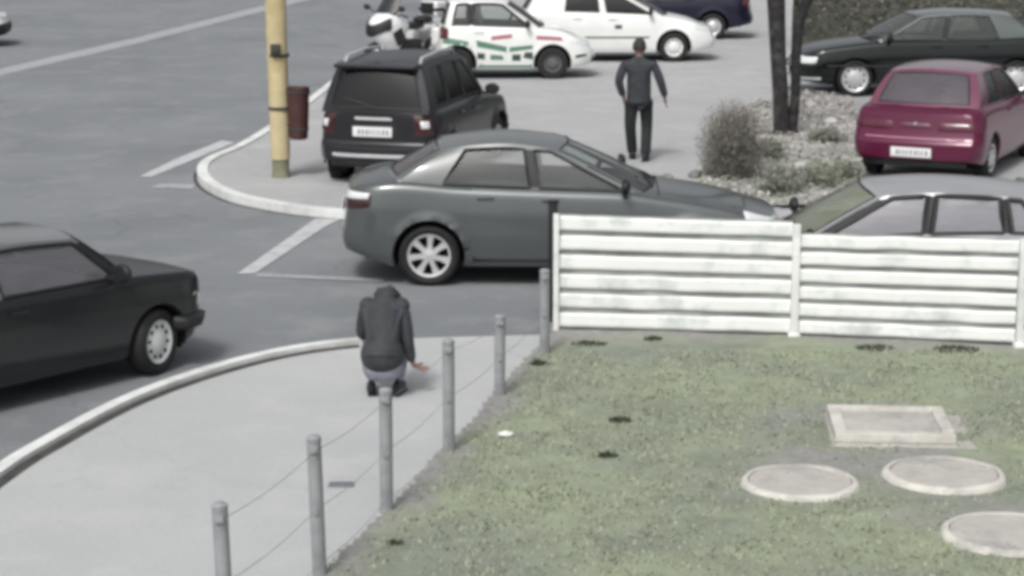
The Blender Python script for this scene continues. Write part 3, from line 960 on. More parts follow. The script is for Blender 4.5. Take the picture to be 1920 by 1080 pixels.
    def wheels(s):
        q = s.q
        base = None
        rt, rr = s.rt, q.get('rr', s.rt * .64)
        for wx in (0, s.wb):
            for sg in (1, -1):
                if base is None:
                    bm = bmesh.new()
                    lathe(bm, [(rr * .95, -.06), (rr * .95, .05), (rr * .5, .03), (.001, .03)], 32)
                    w = finish(bm, 'wheel', M['well'], s.root)
                    bm = bmesh.new()
                    tw = q.get('tw', .19)
                    pr = [(rr * .985, -.02), (rr, -tw / 2 + .01), (rr + (rt - rr) * .5, -tw / 2 - .006), (rt * .965, -tw / 2 + .012), (rt, -tw / 2 + .035), (rt, tw / 2 - .035), (rt * .965, tw / 2 - .012), (rr + (rt - rr) * .5, tw / 2 + .006), (rr, tw / 2 - .01), (rr * .985, .02)]
                    lathe(bm, pr, 40)
                    ty = finish(bm, 'tyre', M['tyre'], w)
                    bm = bmesh.new()
                    st = q.get('rim', 'spoke7')
                    o = -.075
                    if st.startswith('spoke'):
                        ns = int(st[5:])
                        lathe(bm, [(rr * .99, o + .005), (rr * .97, o - .012), (rr * .88, o - .006), (rr * .86, o + .04)], 40)
                        lathe(bm, [(rr * .26, o + .02), (rr * .25, o - .002), (rr * .12, o - .01), (.001, o - .01)], 20)
                        wsp = rr * (2.35 / ns)
                        for k in range(ns):
                            a = 2 * math.pi * k / ns + .3
                            mt = Matrix.Rotation(a, 4, 'Y')
                            vs = []
                            for (rad, wd, yy) in ((rr * .18, wsp * .45, o - .004), (rr * .55, wsp * .36, o + .004), (rr * .92, wsp * .6, o - .004)):
                                for (dw, dy) in ((-wd, .03), (-wd * .75, 0), (wd * .75, 0), (wd, .03)):
                                    vs.append(bm.verts.new(mt @ Vector((rad, yy + dy, dw))))
                            for r_ in range(2):
                                for c_ in range(3):
                                    bm.faces.new((vs[r_*4+c_], vs[r_*4+c_+1], vs[r_*4+4+c_+1], vs[r_*4+4+c_]))
                    else:  # pressed steel / hub cap with slots
                        lathe(bm, [(rr * .99, o + .005), (rr * .97, o - .012), (rr * .86, o - .002), (rr * .80, o + .012), (rr * .58, o + .008), (rr * .45, o - .012), (rr * .2, o - .02), (.001, o - .021)], 40)
                        for k in range(10):
                            a = 2 * math.pi * k / 10 + .31
                            mt = Matrix.Rotation(a, 4, 'Y') @ Matrix.Translation((rr * .70, o - .0, 0))
                            r_ = bmesh.ops.create_cube(bm, size=1, matrix=mt @ Matrix.Diagonal((rr * .12, .012, rr * .13, 1)))
                            for f_ in {f_ for v_ in r_['verts'] for f_ in v_.link_faces}: f_.material_index = 1
                    rm = finish(bm, 'rim', q.get('rimm', M['rim']), w, angle=30)
                    rm.data.materials.append(M['well'])
                    base = (w, [ty, rm] + [c for c in C.objects if c.parent is rm])
                    W_ = w
                else:
                    W_ = base[0].copy(); C.objects.link(W_); W_.parent = s.root
                    t2 = base[1][0].copy(); C.objects.link(t2); t2.parent = W_
                    r2 = base[1][1].copy(); C.objects.link(r2); r2.parent = W_
                    for extra in base[1][2:]:
                        e2 = extra.copy(); C.objects.link(e2); e2.parent = r2
                W_.location = (wx, sg * (s.hw_ - .125), rt)
                st_ = R(q.get('steer', 0)) if wx else 0
                W_.rotation_euler = (0, random.Random(int(wx * 10) + sg).uniform(0, 1) if False else .2 * wx, st_ + (math.pi if sg > 0 else 0))
    def plate(s, front, z, y0=-.0, w=.52, h=.115, off=.02):
        p = s.end(y0, z, front, off)
        bm = bmesh.new(); box(bm, (0, 0, 0), (.012, w, h), bev=.004)
        o = finish(bm, 'number_plate', M['plate'], s.root)
        o.location = p
        bm = bmesh.new(); r_ = random.Random(int(z * 100))
        sg = 1 if front else -1
        yy = -w / 2 + .06
        while yy < w / 2 - .05:
            ww = r_.choice((.02, .03, .034)); box(bm, (sg * .0075, yy, 0), (.002, ww, h * .5)); yy += ww + .022
        finish(bm, 'smudged_lettering', M['plate_mark'], o, smooth=False)
        return o

# ---- grey-green saloon in the middle
sedan_paint = paint('saloon_paint', (0.105, 0.118, 0.12), .3, .35)
sed = Car('saloon_car', 'grey green saloon car crossing the side road behind the white fence', 'car', dict(
    wb=2.6, hw=.85, rt=.305, XR=-.83, XF=3.42, paint=sedan_paint, trimw=.034, rend=.14, arch=.365, zlow=.2, rr=.222, rim='spoke7', rimm=M['rim'], flare=.016,
    top=[(-.83, .95), (-.72, .99), (-.3, 1.03), (.3, .985), (1.2, .955), (1.98, .93), (2.2, .90), (2.7, .82), (3.1, .735), (3.42, .64)],
    nose=[(.2, -.02), (.4, .03), (.6, 0), (.7, -.04)], tailp=[(.2, -.05), (.45, .03), (.6, .0), (.8, -.02), (.95, -.05)],
    cabin=(-.22, 2.1), doors=[(.42, 1.06, .3), (1.06, 2.03, .3)], deckseams=[2.27, -.3],
    wroof=.64, wbase=.86, crown=.045, rcrown=.05,
    ring=[(2.12, 1.2, 'p'), (1.98, 1.11, 'w'), (1.1, 1.02, 'b'), (1.0, .93, 'w'), (.12, .38, 'p'), (-.34, .16, 'p')],
    roof=[(.1, 1.32), (.4, 1.37), (.75, 1.39), (1.1, 1.36), (1.3, 1.32)],
    seats=[(1.05, 'f'), (.12, 'r')], wheel_x=1.65, mirror_x=1.93, rbulge=.14, handle_dz=.085, steer=0, rglass=M['glass_pale'], roof_sheen=paint('saloon_roof_sheen', (0.125, 0.138, 0.14), .3, .0, coat=.6)),  # roof tone lightened to paint in the sky's reflection
    (805, 536), 'rR', -1.5, 'cars around the junction')
M['tail_smoke'] = mat('smoked_tail_lens', (0.045, 0.016, 0.018), .2, var=.2, coat=.5)
for sg in (1, -1):
    sed.wrap(False, sg, .55, .26, .74, .93, 'tail_light', M['tail_smoke'], zs=(.78, .94))
    sed.wrap(False, sg, .62, .24, .845, .935, 'tail_light_lens', M['lamp'], off=.02, zs=(.86, .93))
sed.wrap(True, -1, .45, .3, .56, .67, 'headlight', M['lamp'], zs=(.64, .76))
sed.wrap(True, 1, .45, .3, .56, .67, 'headlight', M['lamp'], zs=(.6, .72))
sed.epatch(-.42, .42, .5, .62, True, 'grille', M['trim'], .014)
sed.epatch(-.8, .8, .28, .36, True, 'lower_grille', M['trim'], .014)
sed.plate(False, .72); sed.plate(True, .42)
for sg in (1, -1):
    sed.spatch(.42, 2.2, .245, .285, sg, 'sill_trim', M['trim'], .006, 16, 2)

# ---- dark small SUV, seen from behind
suv_paint = paint('suv_paint', (0.022, 0.023, 0.027), .28, .2, coat=.15)
suv = Car('suv', 'dark grey sport utility car seen from behind next to the yellow pole', 'car', dict(
    wb=2.3, hw=.8, rt=.33, XR=-.62, XF=2.98, paint=suv_paint, arch=.40, zlow=.30, rr=.2, rim='spoke5', flare=.03, corner=.16,
    top=[(-.62, 1.0), (-.3, 1.03), (.6, 1.03), (1.6, 1.02), (1.85, 1.0), (2.5, .93), (2.98, .82)],
    nose=[(.2, -.04), (.5, .04), (.9, 0)], tailp=[(.3, -.02), (.42, .07), (.58, .06), (.62, .0), (1.0, -.02)],
    cabin=(-.5, 1.78), doors=[(.42, 1.05, .38), (1.05, 1.85, .38)], deckseams=[1.95],
    wroof=.68, wbase=.9, crown=.03, rcrown=.045, rbulge=.05, gbulge=.03,
    ring=[(1.84, 1.2, 'p'), (1.7, 1.1, 'w'), (.98, .9, 'b'), (.9, .82, 'w'), (.3, .28, 'b'), (.2, .2, 'w'), (-.3, -.12, 'p'), (-.6, -.42, 'p')],
    roof=[(-.5, 1.56), (-.2, 1.6), (.5, 1.635), (1.3, 1.58)],
    sglass=M['glass_dark'], rglass=M['glass_dark'], v0=.1, v1=.86, rv=(.1, .88), ru=(.08, .92),
    seats=[(.9, 'f'), (.1, 'r')], wheel_x=1.4, mirror_x=1.62, rwiper=True, handle_dz=.12),
    (632, 341), 'rL', 74, 'cars around the junction')
for sg in (1, -1):
    suv.wrap(False, sg, .8, .12, .72, 1.0, 'tail_light', mat('suv_tail_lens', (0.05, 0.012, 0.013), .2, var=.2, coat=.4), off=.014)
    suv.wrap(False, sg, .93, .05, .80, .93, 'reversing_lens', M['lamp'], off=.022)
suv.plate(False, .77, .0, .52, .125, .03)
suv.epatch(-.42, .42, .9, .955, False, 'tailgate_trim', M['rim'], .022)
suv.epatch(-.5, .5, .66, .88, False, 'plate_recess', M['trim'], .012)
suv.epatch(-.94, .94, .31, .40, False, 'bumper_dark_panel', M['trim'], .015)  # black trim panel low on the rear bumper
suv.epatch(-.9, .9, .435, .50, False, 'bumper_guard', M['rim'], .035)
bm = bmesh.new()
for sg in (1, -1):
    tube(bm, [(-.3, sg * .5, 1.59), (-.22, sg * .5, 1.665), (.5, sg * .5, 1.70), (1.0, sg * .5, 1.675), (1.08, sg * .5, 1.61)], .02, 8)
finish(bm, 'roof_rail', M['rim'], suv.root)
bm = bmesh.new(); box(bm, (-.5, 0, 1.585), (.24, 1.08, .045), ry=R(-6), bev=.018, seg=3)
finish(bm, 'roof_spoiler', suv_paint, suv.root)
bm = bmesh.new(); tube(bm, [(-.58, -.45, .29), (-.7, -.45, .28)], .03, 10); finish(bm, 'exhaust', M['chrome'], suv.root)

# ---- burgundy hatchback coupe, rear view
bur_paint = paint('burgundy_paint', (0.10, 0.006, 0.038), .26, .1, coat=.35)
bur = Car('hatchback_car', 'burgundy hatchback car seen from behind parked by the flower bed', 'car', dict(
    wb=2.42, hw=.85, rt=.29, XR=-.72, XF=3.1, paint=bur_paint, arch=.345, zlow=.22, rr=.19, rim='cap', flare=.0, corner=.13, rc=.3,
    top=[(-.72, .90), (-.6, .93), (-.2, .96), (.6, .935), (1.9, .90), (2.6, .80), (3.1, .66)],
    nose=[(.2, -.04), (.4, .03), (.7, -.05)], tailp=[(.22, -.03), (.36, .05), (.52, .05), (.6, 0), (.9, -.07)],
    cabin=(-.45, 1.98), doors=[(.75, 1.9, .28)], deckseams=[2.1, -.5],
    wroof=.66, wbase=.85, crown=.03, rcrown=.05, rbulge=.12,
    ring=[(2.02, 1.3, 'p'), (1.88, 1.18, 'w'), (.85, .75, 'p'), (.74, .66, 'w'), (.1, .3, 'p'), (-.42, .02, 'p')],
    roof=[(-.1, 1.335), (.3, 1.37), (.8, 1.385), (1.4, 1.33)],
    rglass=M['glass_pale'], rv=(.1, .9), ru=(.09, .91), seats=[(.95, 'f'), (.1, 'r')], wheel_x=1.55, mirror_x=1.8, mirrorm=M['trim'], roof_sheen=paint('burgundy_roof_sheen', (0.19, 0.06, 0.105), .2, .2, coat=1)),  # pinkish roof colour holds the pale sky reflection
    (1856, 338), 'rR', 64, 'cars around the junction', .0845)
for sg in (1, -1):
    bur.wrap(False, sg, .38, .12, .68, .80, 'tail_light', M['tail_pink'], off=.014)
bur.epatch(-.3, .3, .7, .79, False, 'tailgate_panel', paint('burgundy_dark', (0.09, 0.012, 0.04), .4), .01)
bur.epatch(-.04, .04, .745, .80, False, 'emblem', M['chrome'], .018, 4, 3)
bur.epatch(-.96, .96, .575, .605, False, 'bumper_moulding', paint('burgundy_faded', (0.42, 0.16, 0.26), .45), .02)
bur.epatch(-.97, .97, .225, .30, False, 'bumper_lower', M['trim'], .012)
bur.plate(False, .42, 0.02, .52, .12, .02)

# ---- silver car behind the fence
sil_paint = paint('silver_paint', (0.50, 0.51, 0.53), .3, .5)
sil = Car('coupe_car', 'silver car parked directly behind the right panels of the white fence', 'car', dict(
    wb=2.55, hw=.85, rt=.29, XR=-.8, XF=3.35, paint=sil_paint, arch=.35, zlow=.18, rr=.2, rim='spoke7',
    top=[(-.8, .84), (-.5, .89), (.3, .90), (1.3, .87), (1.8, .84), (2.1, .79), (2.7, .66), (3.35, .52)],
    nose=[(.2, -.02), (.4, .03), (.7, -.05)], tailp=[(.2, -.04), (.45, .03), (.9, -.03)],
    cabin=(-.3, 2.1), doors=[(.35, 1.0, .28), (1.0, 2.0, .28)], deckseams=[2.25, -.45],
    wroof=.66, wbase=.86, crown=.04, rcrown=.055, rbulge=.14,
    fbulge=.1, sglass=M['glass_side_pale'], ring=[(2.08, 1.32, 'b'), (1.96, 1.2, 'w'), (1.0, .93, 'b'), (.92, .85, 'w'), (.28, .30, 'b'), (.2, .24, 'w'), (-.12, .12, 'p'), (-.42, -.02, 'p')],
    roof=[(-.1, 1.17), (.3, 1.22), (.8, 1.245), (1.3, 1.215), (1.45, 1.18)],
    seats=[(.85, 'f'), (.0, 'r')], wheel_x=1.6, mirror_x=2.0, trimw=.05, fglass=M['glass_olive'], v0=.05, v1=.93),
    (1935, 630), 'rL', 177, 'cars around the junction', .0)
for sg in (1, -1):
    sil.wrap(True, sg, .5, .3, .55, .66, 'headlight', M['lamp'])
    sil.wrap(False, sg, .5, .25, .66, .80, 'tail_light', M['tail'])
sil.plate(True, .4); sil.plate(False, .55)

# ---- dark green saloon at the right edge
grn_paint = paint('dark_green_paint', (0.006, 0.009, 0.009), .12, .1, coat=.25)
grn = Car('saloon_car', 'dark green saloon car parked side on beyond the burgundy hatchback', 'car', dict(
    wb=2.78, hw=.87, rt=.31, XR=-1.0, XF=3.7, paint=grn_paint, arch=.36, zlow=.2, rr=.235, rim='cap', rimm=M['rim'],
    top=[(-1.0, .93), (-.8, .97), (-.3, 1.0), (.6, .96), (2.2, .94), (2.45, .92), (3.1, .84), (3.5, .76), (3.7, .66)],
    nose=[(.2, -.02), (.4, .06), (.52, .05), (.58, 0), (.7, -.05)], tailp=[(.2, -.04), (.45, .05), (.9, -.03)],
    cabin=(-.2, 2.3), doors=[(.45, 1.25, .3), (1.25, 2.3, .3)], deckseams=[2.5, -.4],
    wroof=.68, wbase=.86, crown=.04, rcrown=.045, rbulge=.14,
    ring=[(2.42, 1.62, 'p'), (2.28, 1.52, 'w'), (1.3, 1.2, 'b'), (1.22, 1.12, 'w'), (.3, .5, 'p'), (-.35, .1, 'p')],
    roof=[(0, 1.33), (.4, 1.385), (1.0, 1.405), (1.7, 1.34)],
    seats=[(1.15, 'f'), (.2, 'r')], wheel_x=1.9, mirror_x=2.2, roof_sheen=paint('green_roof_sheen', (0.10, 0.12, 0.115), .15, .3, coat=1)),  # roof lifted from the body colour to mimic reflected sky
    (1602, 181), 'fL', 181, 'cars around the junction', .0845)
for sg in (1, -1):
    grn.wrap(True, sg, .5, .26, .56, .68, 'headlight', M['lamp'])
    grn.wrap(False, sg, .5, .25, .7, .85, 'tail_light', M['tail'])
    grn.spatch(-.4, 3.3, .5, .54, sg, 'side_moulding', M['trim'], .012, 30, 2)
    grn.wrap(True, sg, .0, .36, .27, .33, 'bumper_lip', M['rim'], off=.02)
grn.plate(True, .42); grn.plate(False, .55)

# ---- dark old hatchback on the left
blk_paint = paint('black_paint', (0.012, 0.013, 0.015), .25, .0, coat=.15)
old = Car('hatchback_car', 'old black hatchback car driving off the left edge of the view', 'car', dict(
    wb=2.36, hw=.78, rt=.275, XR=-.6, XF=2.9, paint=blk_paint, arch=.325, zlow=.2, rr=.185, rim='cap', rimm=M['rimw'], corner=.1, rc=.25, taper=.03,
    sec=[(0, .94), (.12, .975), (.4, 1.0), (.62, 1.0), (.85, .985), (.95, .97), (1.0, .93)],
    top=[(-.6, .86), (-.4, .88), (.6, .875), (2.0, .86), (2.6, .82), (2.84, .79), (2.9, .74)],
    nose=[(.2, -.06), (.5, -.02), (.73, 0)], tailp=[(.2, -.04), (.45, .0), (.9, -.02)],
    cabin=(-.45, 1.95), doors=[(.8, 1.92, .28)], deckseams=[2.08],
    wroof=.74, wbase=.9, crown=.02, rcrown=.035, rbulge=.04, fbulge=.08, gbulge=.015,
    ring=[(2.12, 1.66, 'b'), (2.0, 1.58, 'w'), (.86, .8, 'p'), (.76, .7, 'w'), (-.05, .0, 'p'), (-.5, -.15, 'p')],
    roof=[(-.2, 1.24), (.3, 1.265), (1.0, 1.265), (1.7, 1.22)],
    seats=[(.85, 'f'), (.1, 'r')], wheel_x=1.45, mirror_x=1.9, steer=14, sglass=glass('old_side_glass', (.82, .84, .86), 1.1, .72, (.42, .42, .46)), trimw=.03, roof_sheen=paint('old_roof_sheen', (0.16, 0.165, 0.17), .18, .2, coat=1)),  # grey roof over black body paints the sky sheen
    (297, 702), 'fR', 51, 'cars around the junction')
for sg in (1, -1):
    old.wrap(True, sg, .62, .06, .5, .62, 'headlight', M['lamp'])
    old.wrap(False, sg, .55, .05, .55, .75, 'tail_light', M['tail'])
    old.wrap(True, sg, .0, .35, .33, .46, 'bumper', M['trim'], off=.08)
    old.wrap(False, sg, .0, .35, .33, .46, 'bumper', M['trim'], off=.08)
    old.spatch(2.74, 2.84, .6, .64, sg, 'side_indicator', paint('amber_lens', (.3, .28, .25), .3), .01, 3, 2)
old.epatch(-.55, .55, .5, .62, True, 'grille', M['trim'], .012)

# ---- two white hatchbacks behind
wh_paint = paint('white_paint', (0.80, 0.82, 0.80), .3, 0, coat=.6)
def hatch_spec(**k):
    d = dict(wb=2.46, hw=.83, rt=.29, XR=-.62, XF=3.2, paint=wh_paint, arch=.36, zlow=.19, rr=.185, rim='cap', rimm=M['rimw'], flare=.012,
    top=[(-.62, .98), (-.3, 1.0), (.6, .97), (1.9, .93), (2.2, .90), (2.8, .79), (3.2, .62)],
    nose=[(.2, -.02), (.4, .05), (.7, -.05)], tailp=[(.2, -.04), (.42, .05), (.6, .0), (1.0, -.04)],
    cabin=(-.42, 2.1), doors=[(.4, 1.1, .28), (1.1, 2.05, .28)], deckseams=[2.28],
    wroof=.68, wbase=.87, crown=.04, rcrown=.05, rbulge=.08,
    ring=[(2.25, 1.3, 'p'), (2.08, 1.2, 'w'), (1.12, 1.04, 'p'), (.98, .92, 'w'), (.28, .35, 'p'), (-.5, -.22, 'p')],
    roof=[(-.3, 1.38), (.2, 1.42), (.8, 1.44), (1.4, 1.37)],
    sglass=M['glass_dark'], fglass=M['glass_dark'], rglass=M['glass_dark'], seats=[(.9, 'f'), (.0, 'r')], wheel_x=1.6, mirror_x=1.98)
    d.update(k); return d
wb_ = Car('hatchback_car', 'plain white hatchback car parked behind the walking person', 'car', hatch_spec(), (1263, 116), 'fR', 1, 'cars around the junction', .0845)
wa = Car('small_car', 'small white car with green and red markings parked behind the dark suv', 'car', hatch_spec(wb=1.75, XR=-.3, XF=2.42, hw=.78, rr=.17, rimm=M['interior'], mirrorm=M['trim'], sglass=M['glass'], trimw=.05,
    top=[(-.3, .95), (0, .98), (.6, .96), (1.4, .93), (1.9, .86), (2.42, .66)], cabin=(-.2, 1.35), doors=[(.25, 1.4, .28)], deckseams=[1.5], rc=.3,
    ring=[(1.5, .85, 'p'), (1.36, .78, 'w'), (.3, .3, 'b'), (.22, .22, 'w'), (-.12, .0, 'p'), (-.25, -.1, 'p')], roof=[(-.2, 1.37), (.2, 1.41), (.6, 1.41), (.95, 1.35)],
    seats=[(.45, 'f')], wheel_x=1.0, mirror_x=1.28), (1036, 148), 'fR', 3, 'cars around the junction', .0845)
for c_ in (wb_, wa):
    for sg in (1, -1):
        c_.wrap(True, sg, .5, .34, .58, .68, 'headlight', M['lamp'], zs=(.64, .74))
        c_.wrap(False, sg, .72, .12, .72, .96, 'tail_light', M['tail'])
    c_.plate(True, .42); c_.plate(False, .6)
    c_.epatch(-.75, .75, .26, .36, True, 'lower_grille', M['trim'], .014)
wb_.spatch(.45, 2.0, .46, .52, -1, 'side_moulding', paint('moulding_grey', (.06, .08, .075), .6), .014, 20, 2)
green_m = paint('green_sticker', (.10, .22, .15), .5); red_m = paint('red_sticker', (.38, .12, .14), .5); gdark = paint('dark_sticker', (.03, .06, .05), .5)
def sticker(car, pts, sg, m, name='sticker'):
    """flat decal polygon given in (x, z) on the car side"""
    bm = bmesh.new()
    n_ = 10
    (xa, za), (xb, zb2), (xc, zc2), (xd, zd) = pts
    grid(bm, lambda u, v: car.side(lerp(lerp(xa, xb, u), lerp(xd, xc, u), v), lerp(lerp(za, zb2, u), lerp(zd, zc2, u), v), sg, .004), n_, 4)
    return finish(bm, name, m, car.root)
sticker(wa, ((.36, .60), (.9, .50), (.9, .60), (.34, .72)), -1, green_m)
sticker(wa, ((.95, .50), (1.38, .56), (1.38, .63), (.95, .59)), -1, green_m)
sticker(wa, ((.62, .72), (1.0, .76), (1.0, .83), (.62, .79)), -1, red_m)
sticker(wa, ((1.45, .73), (1.95, .70), (1.9, .77), (1.45, .80)), -1, red_m)
sticker(wa, ((-.28, .66), (.2, .60), (.2, .70), (-.28, .78)), -1, green_m)
sticker(wa, ((.36, .38), (.50, .37), (.50, .48), (.36, .49)), -1, gdark)
sticker(wa, ((1.0, .34), (1.16, .34), (1.16, .46), (1.0, .46)), -1, gdark)
sticker(wa, ((-.26, .42), (-.05, .60), (.1, .72), (-.2, .60)), -1, gdark)
sticker(wa, ((.6, .36), (.85, .36), (.82, .44), (.6, .46)), -1, green_m)
sticker(wa, ((1.2, .40), (1.38, .36), (1.38, .50), (1.24, .50)), -1, gdark)
sticker(wa, ((2.15, .38), (2.35, .42), (2.35, .46), (2.15, .44)), -1, gdark)
wa.spatch(.34, 1.4, .2, .27, -1, 'sill_stripe', green_m, .008, 20, 2)
sticker(wb_, ((1.28, .66), (1.42, .66), (1.42, .74), (1.28, .74)), -1, gdark)

# ---- dark blue car at the top edge and white car at the top left edge
nav_paint = paint('navy_paint', (0.012, 0.013, 0.03), .3, .2, coat=.15)
nav = Car('hatchback_car', 'very dark blue car partly hidden behind the plain white hatchback at the top', 'car', hatch_spec(paint=nav_paint, rimm=M['rim'], zlow=.24, XR=-.8,
    top=[(-.8, .92), (-.3, 1.0), (.6, .97), (1.9, .93), (2.2, .90), (2.8, .79), (3.2, .62)]), (1336, 74), 'rL', 176, 'cars around the junction', .0845)
for sg in (1, -1): nav.wrap(False, sg, .72, .12, .72, .9, 'tail_light', M['tail'])
wc = Car('hatchback_car', 'white car with dark bumper cut off at the upper left edge of the view', 'car', hatch_spec(hw=.82, zlow=.25), (-64, 90), 'fR', 6, 'cars around the junction')
for sg in (1, -1):
    wc.wrap(True, sg, .0, .5, .24, .52, 'bumper', M['trim'], off=.03)
    wc.wrap(True, sg, .5, .3, .6, .68, 'headlight', M['lamp'])

# ---------------------------------------------------------------- people
def skin(name, nodes, edges, m, parent, sub=2, extra=None):
    """nodes: [(x, y, z, rx, ry)], edges: index pairs; node 0 is the root"""
    me = bpy.data.meshes.new(name)
    me.from_pydata([n[:3] for n in nodes], edges, [])
    o = bpy.data.objects.new(name, me); C.objects.link(o)
    md = o.modifiers.new('skin', 'SKIN'); md.use_smooth_shade = True; md.branch_smoothing = 0.5
    for i, n in enumerate(nodes):
        sv = me.skin_vertices[0].data[i]; sv.radius = (n[3], n[4]); sv.use_root = (i == 0)
    sb = o.modifiers.new('sub', 'SUBSURF'); sb.levels = sub; sb.render_levels = sub
    dg = bpy.context.evaluated_depsgraph_get(); dg.update()
    ev = o.evaluated_get(dg)
    new = bpy.data.meshes.new_from_object(ev)
    bpy.data.objects.remove(o)
    new.materials.clear(); new.materials.append(m)
    bm = bmesh.new(); bm.from_mesh(new)
    if extra: extra(bm)
    for f in bm.faces: f.smooth = True
    bm.to_mesh(new); bm.free()
    new.name = name
    return link(name, new, parent)

def chain(nodes, edges, pts, start=None):
    """append a chain, return the index of its last node"""
    prev = start
    for p in pts:
        nodes.append(p); k = len(nodes) - 1
        if prev is not None: edges.append((prev, k))
        prev = k
    return prev

M['skin'] = mat('skin', (0.26, 0.165, 0.13), 0.55, var=0.06)
M['hair'] = mat('hair_dark', (0.035, 0.03, 0.028), 0.7, var=0.35, scale=40)
M['hair_grey'] = mat('hair_grey', (0.06, 0.058, 0.056), 0.7, var=0.25, scale=40)
M['jacket_slate'] = mat('jacket_slate', (0.034, 0.037, 0.045), 0.75, var=0.2, scale=12, bump=.3, bscale=14)
M['trouser_black'] = mat('trousers_black', (0.013, 0.017, 0.018), 0.8, var=0.2, scale=15, bump=.3, bscale=12)
M['shoe'] = mat('shoe_black', (0.010, 0.011, 0.012), 0.5, var=0.2)
M['jacket_char'] = mat('jacket_charcoal', (0.04, 0.043, 0.046), 0.8, var=0.25, scale=9, bump=.4, bscale=12, dirt=(0.055, 0.055, 0.085), dscale=4)
M['trouser_lilac'] = mat('trousers_grey_lilac', (0.27, 0.27, 0.32), 0.8, var=0.15, scale=12, bump=.3, bscale=12)

def fingers(nodes, edges, wrist_i, w, d, side, curl=.5):
    """palm and five fingers below a wrist; w wrist position, d hand direction, side = thumb side"""
    w = Vector(w); d = Vector(d).normalized(); s_ = Vector(side).normalized(); n = d.cross(s_).normalized()
    palm = chain(nodes, edges, [tuple(w + d * .045) + (.026, .016), tuple(w + d * .085) + (.03, .014)], wrist_i)
    for k, (off, ln) in enumerate(((.027, .068), (.009, .078), (-.009, .072), (-.026, .056))):
        a = w + d * .09 + s_ * off
        p1 = a + d * ln * .45 + n * .012 * curl; p2 = a + d * ln * .85 + n * .04 * curl
        chain(nodes, edges, [tuple(a) + (.0095, .0095), tuple(p1) + (.0085, .0085), tuple(p2) + (.007, .007)], palm)
    a = w + d * .04 + s_ * .03
    chain(nodes, edges, [tuple(a) + (.012, .012), tuple(a + d * .03 + s_ * .018 + n * .008) + (.010, .010), tuple(a + d * .055 + s_ * .02 + n * .02) + (.008, .008)], palm - 1)

def head_extra(hc, fwd, tilt_up=Vector((0, 0, 1))):
    hc = Vector(hc); f = Vector(fwd).normalized(); r = f.cross(tilt_up).normalized(); u = r.cross(f).normalized()
    rot = Matrix((r, f, u)).transposed()
    def ex(bm):
        ball(bm, hc, (.077, .098, .115), 20, rot)
        ball(bm, hc + f * .03 - u * .06, (.052, .06, .055), 14, rot)      # jaw
        ball(bm, hc + f * .105 - u * .015, (.013, .02, .024), 8, rot)      # nose
        ball(bm, hc + f * .092 - u * .052, (.024, .01, .007), 8, rot)      # mouth
        for sg in (-1, 1):
            ball(bm, hc + r * .077 * sg - u * .005, (.012, .024, .034), 8, rot)
            ball(bm, hc + f * .088 + r * .032 * sg + u * .008, (.014, .01, .008), 8, rot)
    return ex
def hair(parent, hc, fwd, m, up=Vector((0, 0, 1))):
    hc = Vector(hc); f = Vector(fwd).normalized(); r = f.cross(up).normalized(); u = r.cross(f).normalized()
    bm = bmesh.new()
    def fn(a, b):
        th = 2 * math.pi * a; ph = math.pi * .62 * b
        lim = 1.0 if math.sin(th) < .2 else .72
        ph *= lim
        d = Vector((math.sin(ph) * math.cos(th), math.sin(ph) * math.sin(th), math.cos(ph)))
        k = 1 + .05 * noise.noise(d * 6)
        return hc + (r * d.x * .086 + f * d.y * .106 + u * d.z * .125) * k
    grid(bm, fn, 26, 12)
    finish(bm, 'hair', m, parent)
def shoe(parent, p, ang, up=0.0):
    bm = bmesh.new()
    ball(bm, (0, .05, .045), (.046, .13, .05), 14); ball(bm, (0, -.03, .06), (.042, .06, .065), 12)
    for v in bm.verts: v.co.z = max(v.co.z, 0.0)
    box(bm, (0, .035, .01), (.088, .25, .02), bev=.008)
    o = finish(bm, 'shoe', M['shoe'], parent, angle=50); o.location = p; o.rotation_euler = (up, 0, ang)

# walking person, seen from behind
P1 = G(1199, 300, .08)
pa = thing('person', 'person walking in a slate blue jacket and black trousers in front of the white hatchback', 'person', (P1.x - .02, P1.y, .082), R(-6))
pa.scale = (1.08, 1, .97)
n, e = [], []
pel = chain(n, e, [(0, 0, .90, .13, .10), (0, .01, 1.1, .125, .09), (0, .0, 1.3, .15, .095), (0, -.005, 1.40, .06, .055), (0, .01, 1.47, .048, .048), (0, .02, 1.53, .05, .055)])
a = chain(n, e, [(-.17, 0, 1.355, .05, .05), (-.245, -.04, 1.11, .042, .042), (-.19, .05, .88, .03, .028)], 2)
fingers(n, e, a, (-.19, .05, .88), (.08, .12, -1), (0, 1, 0))
a = chain(n, e, [(.17, 0, 1.355, .05, .05), (.26, -.02, 1.12, .042, .042), (.325, .04, .88, .03, .028)], 2)
fingers(n, e, a, (.325, .04, .88), (.12, .1, -1), (0, 1, 0))
chain(n, e, [(-.09, 0, .84, .08, .08), (-.10, .0, .48, .055, .055), (-.07, .12, .09, .04, .04)], 0)
chain(n, e, [(.09, 0, .84, .08, .08), (.10, .03, .48, .055, .055), (.09, -.12, .09, .04, .04)], 0)
skin('body', n, e, M['skin'], pa, 2, head_extra((0, .03, 1.585), (0, 1, 0)))
n, e = [], []
chain(n, e, [(0, 0, 1.02, .165, .125), (0, 0, .84, .175, .135), (0, 0, .76, .17, .13)])
chain(n, e, [(0, .0, 1.2, .18, .125), (0, 0, 1.33, .19, .125), (0, -.005, 1.43, .09, .08), (0, 0, 1.475, .07, .07)], 0)
chain(n, e, [(-.18, 0, 1.365, .072, .07), (-.255, -.04, 1.11, .062, .06), (-.2, .05, .89, .05, .046)], 4)
chain(n, e, [(.18, 0, 1.365, .072, .07), (.27, -.02, 1.12, .062, .06), (.33, .04, .89, .05, .046)], 4)
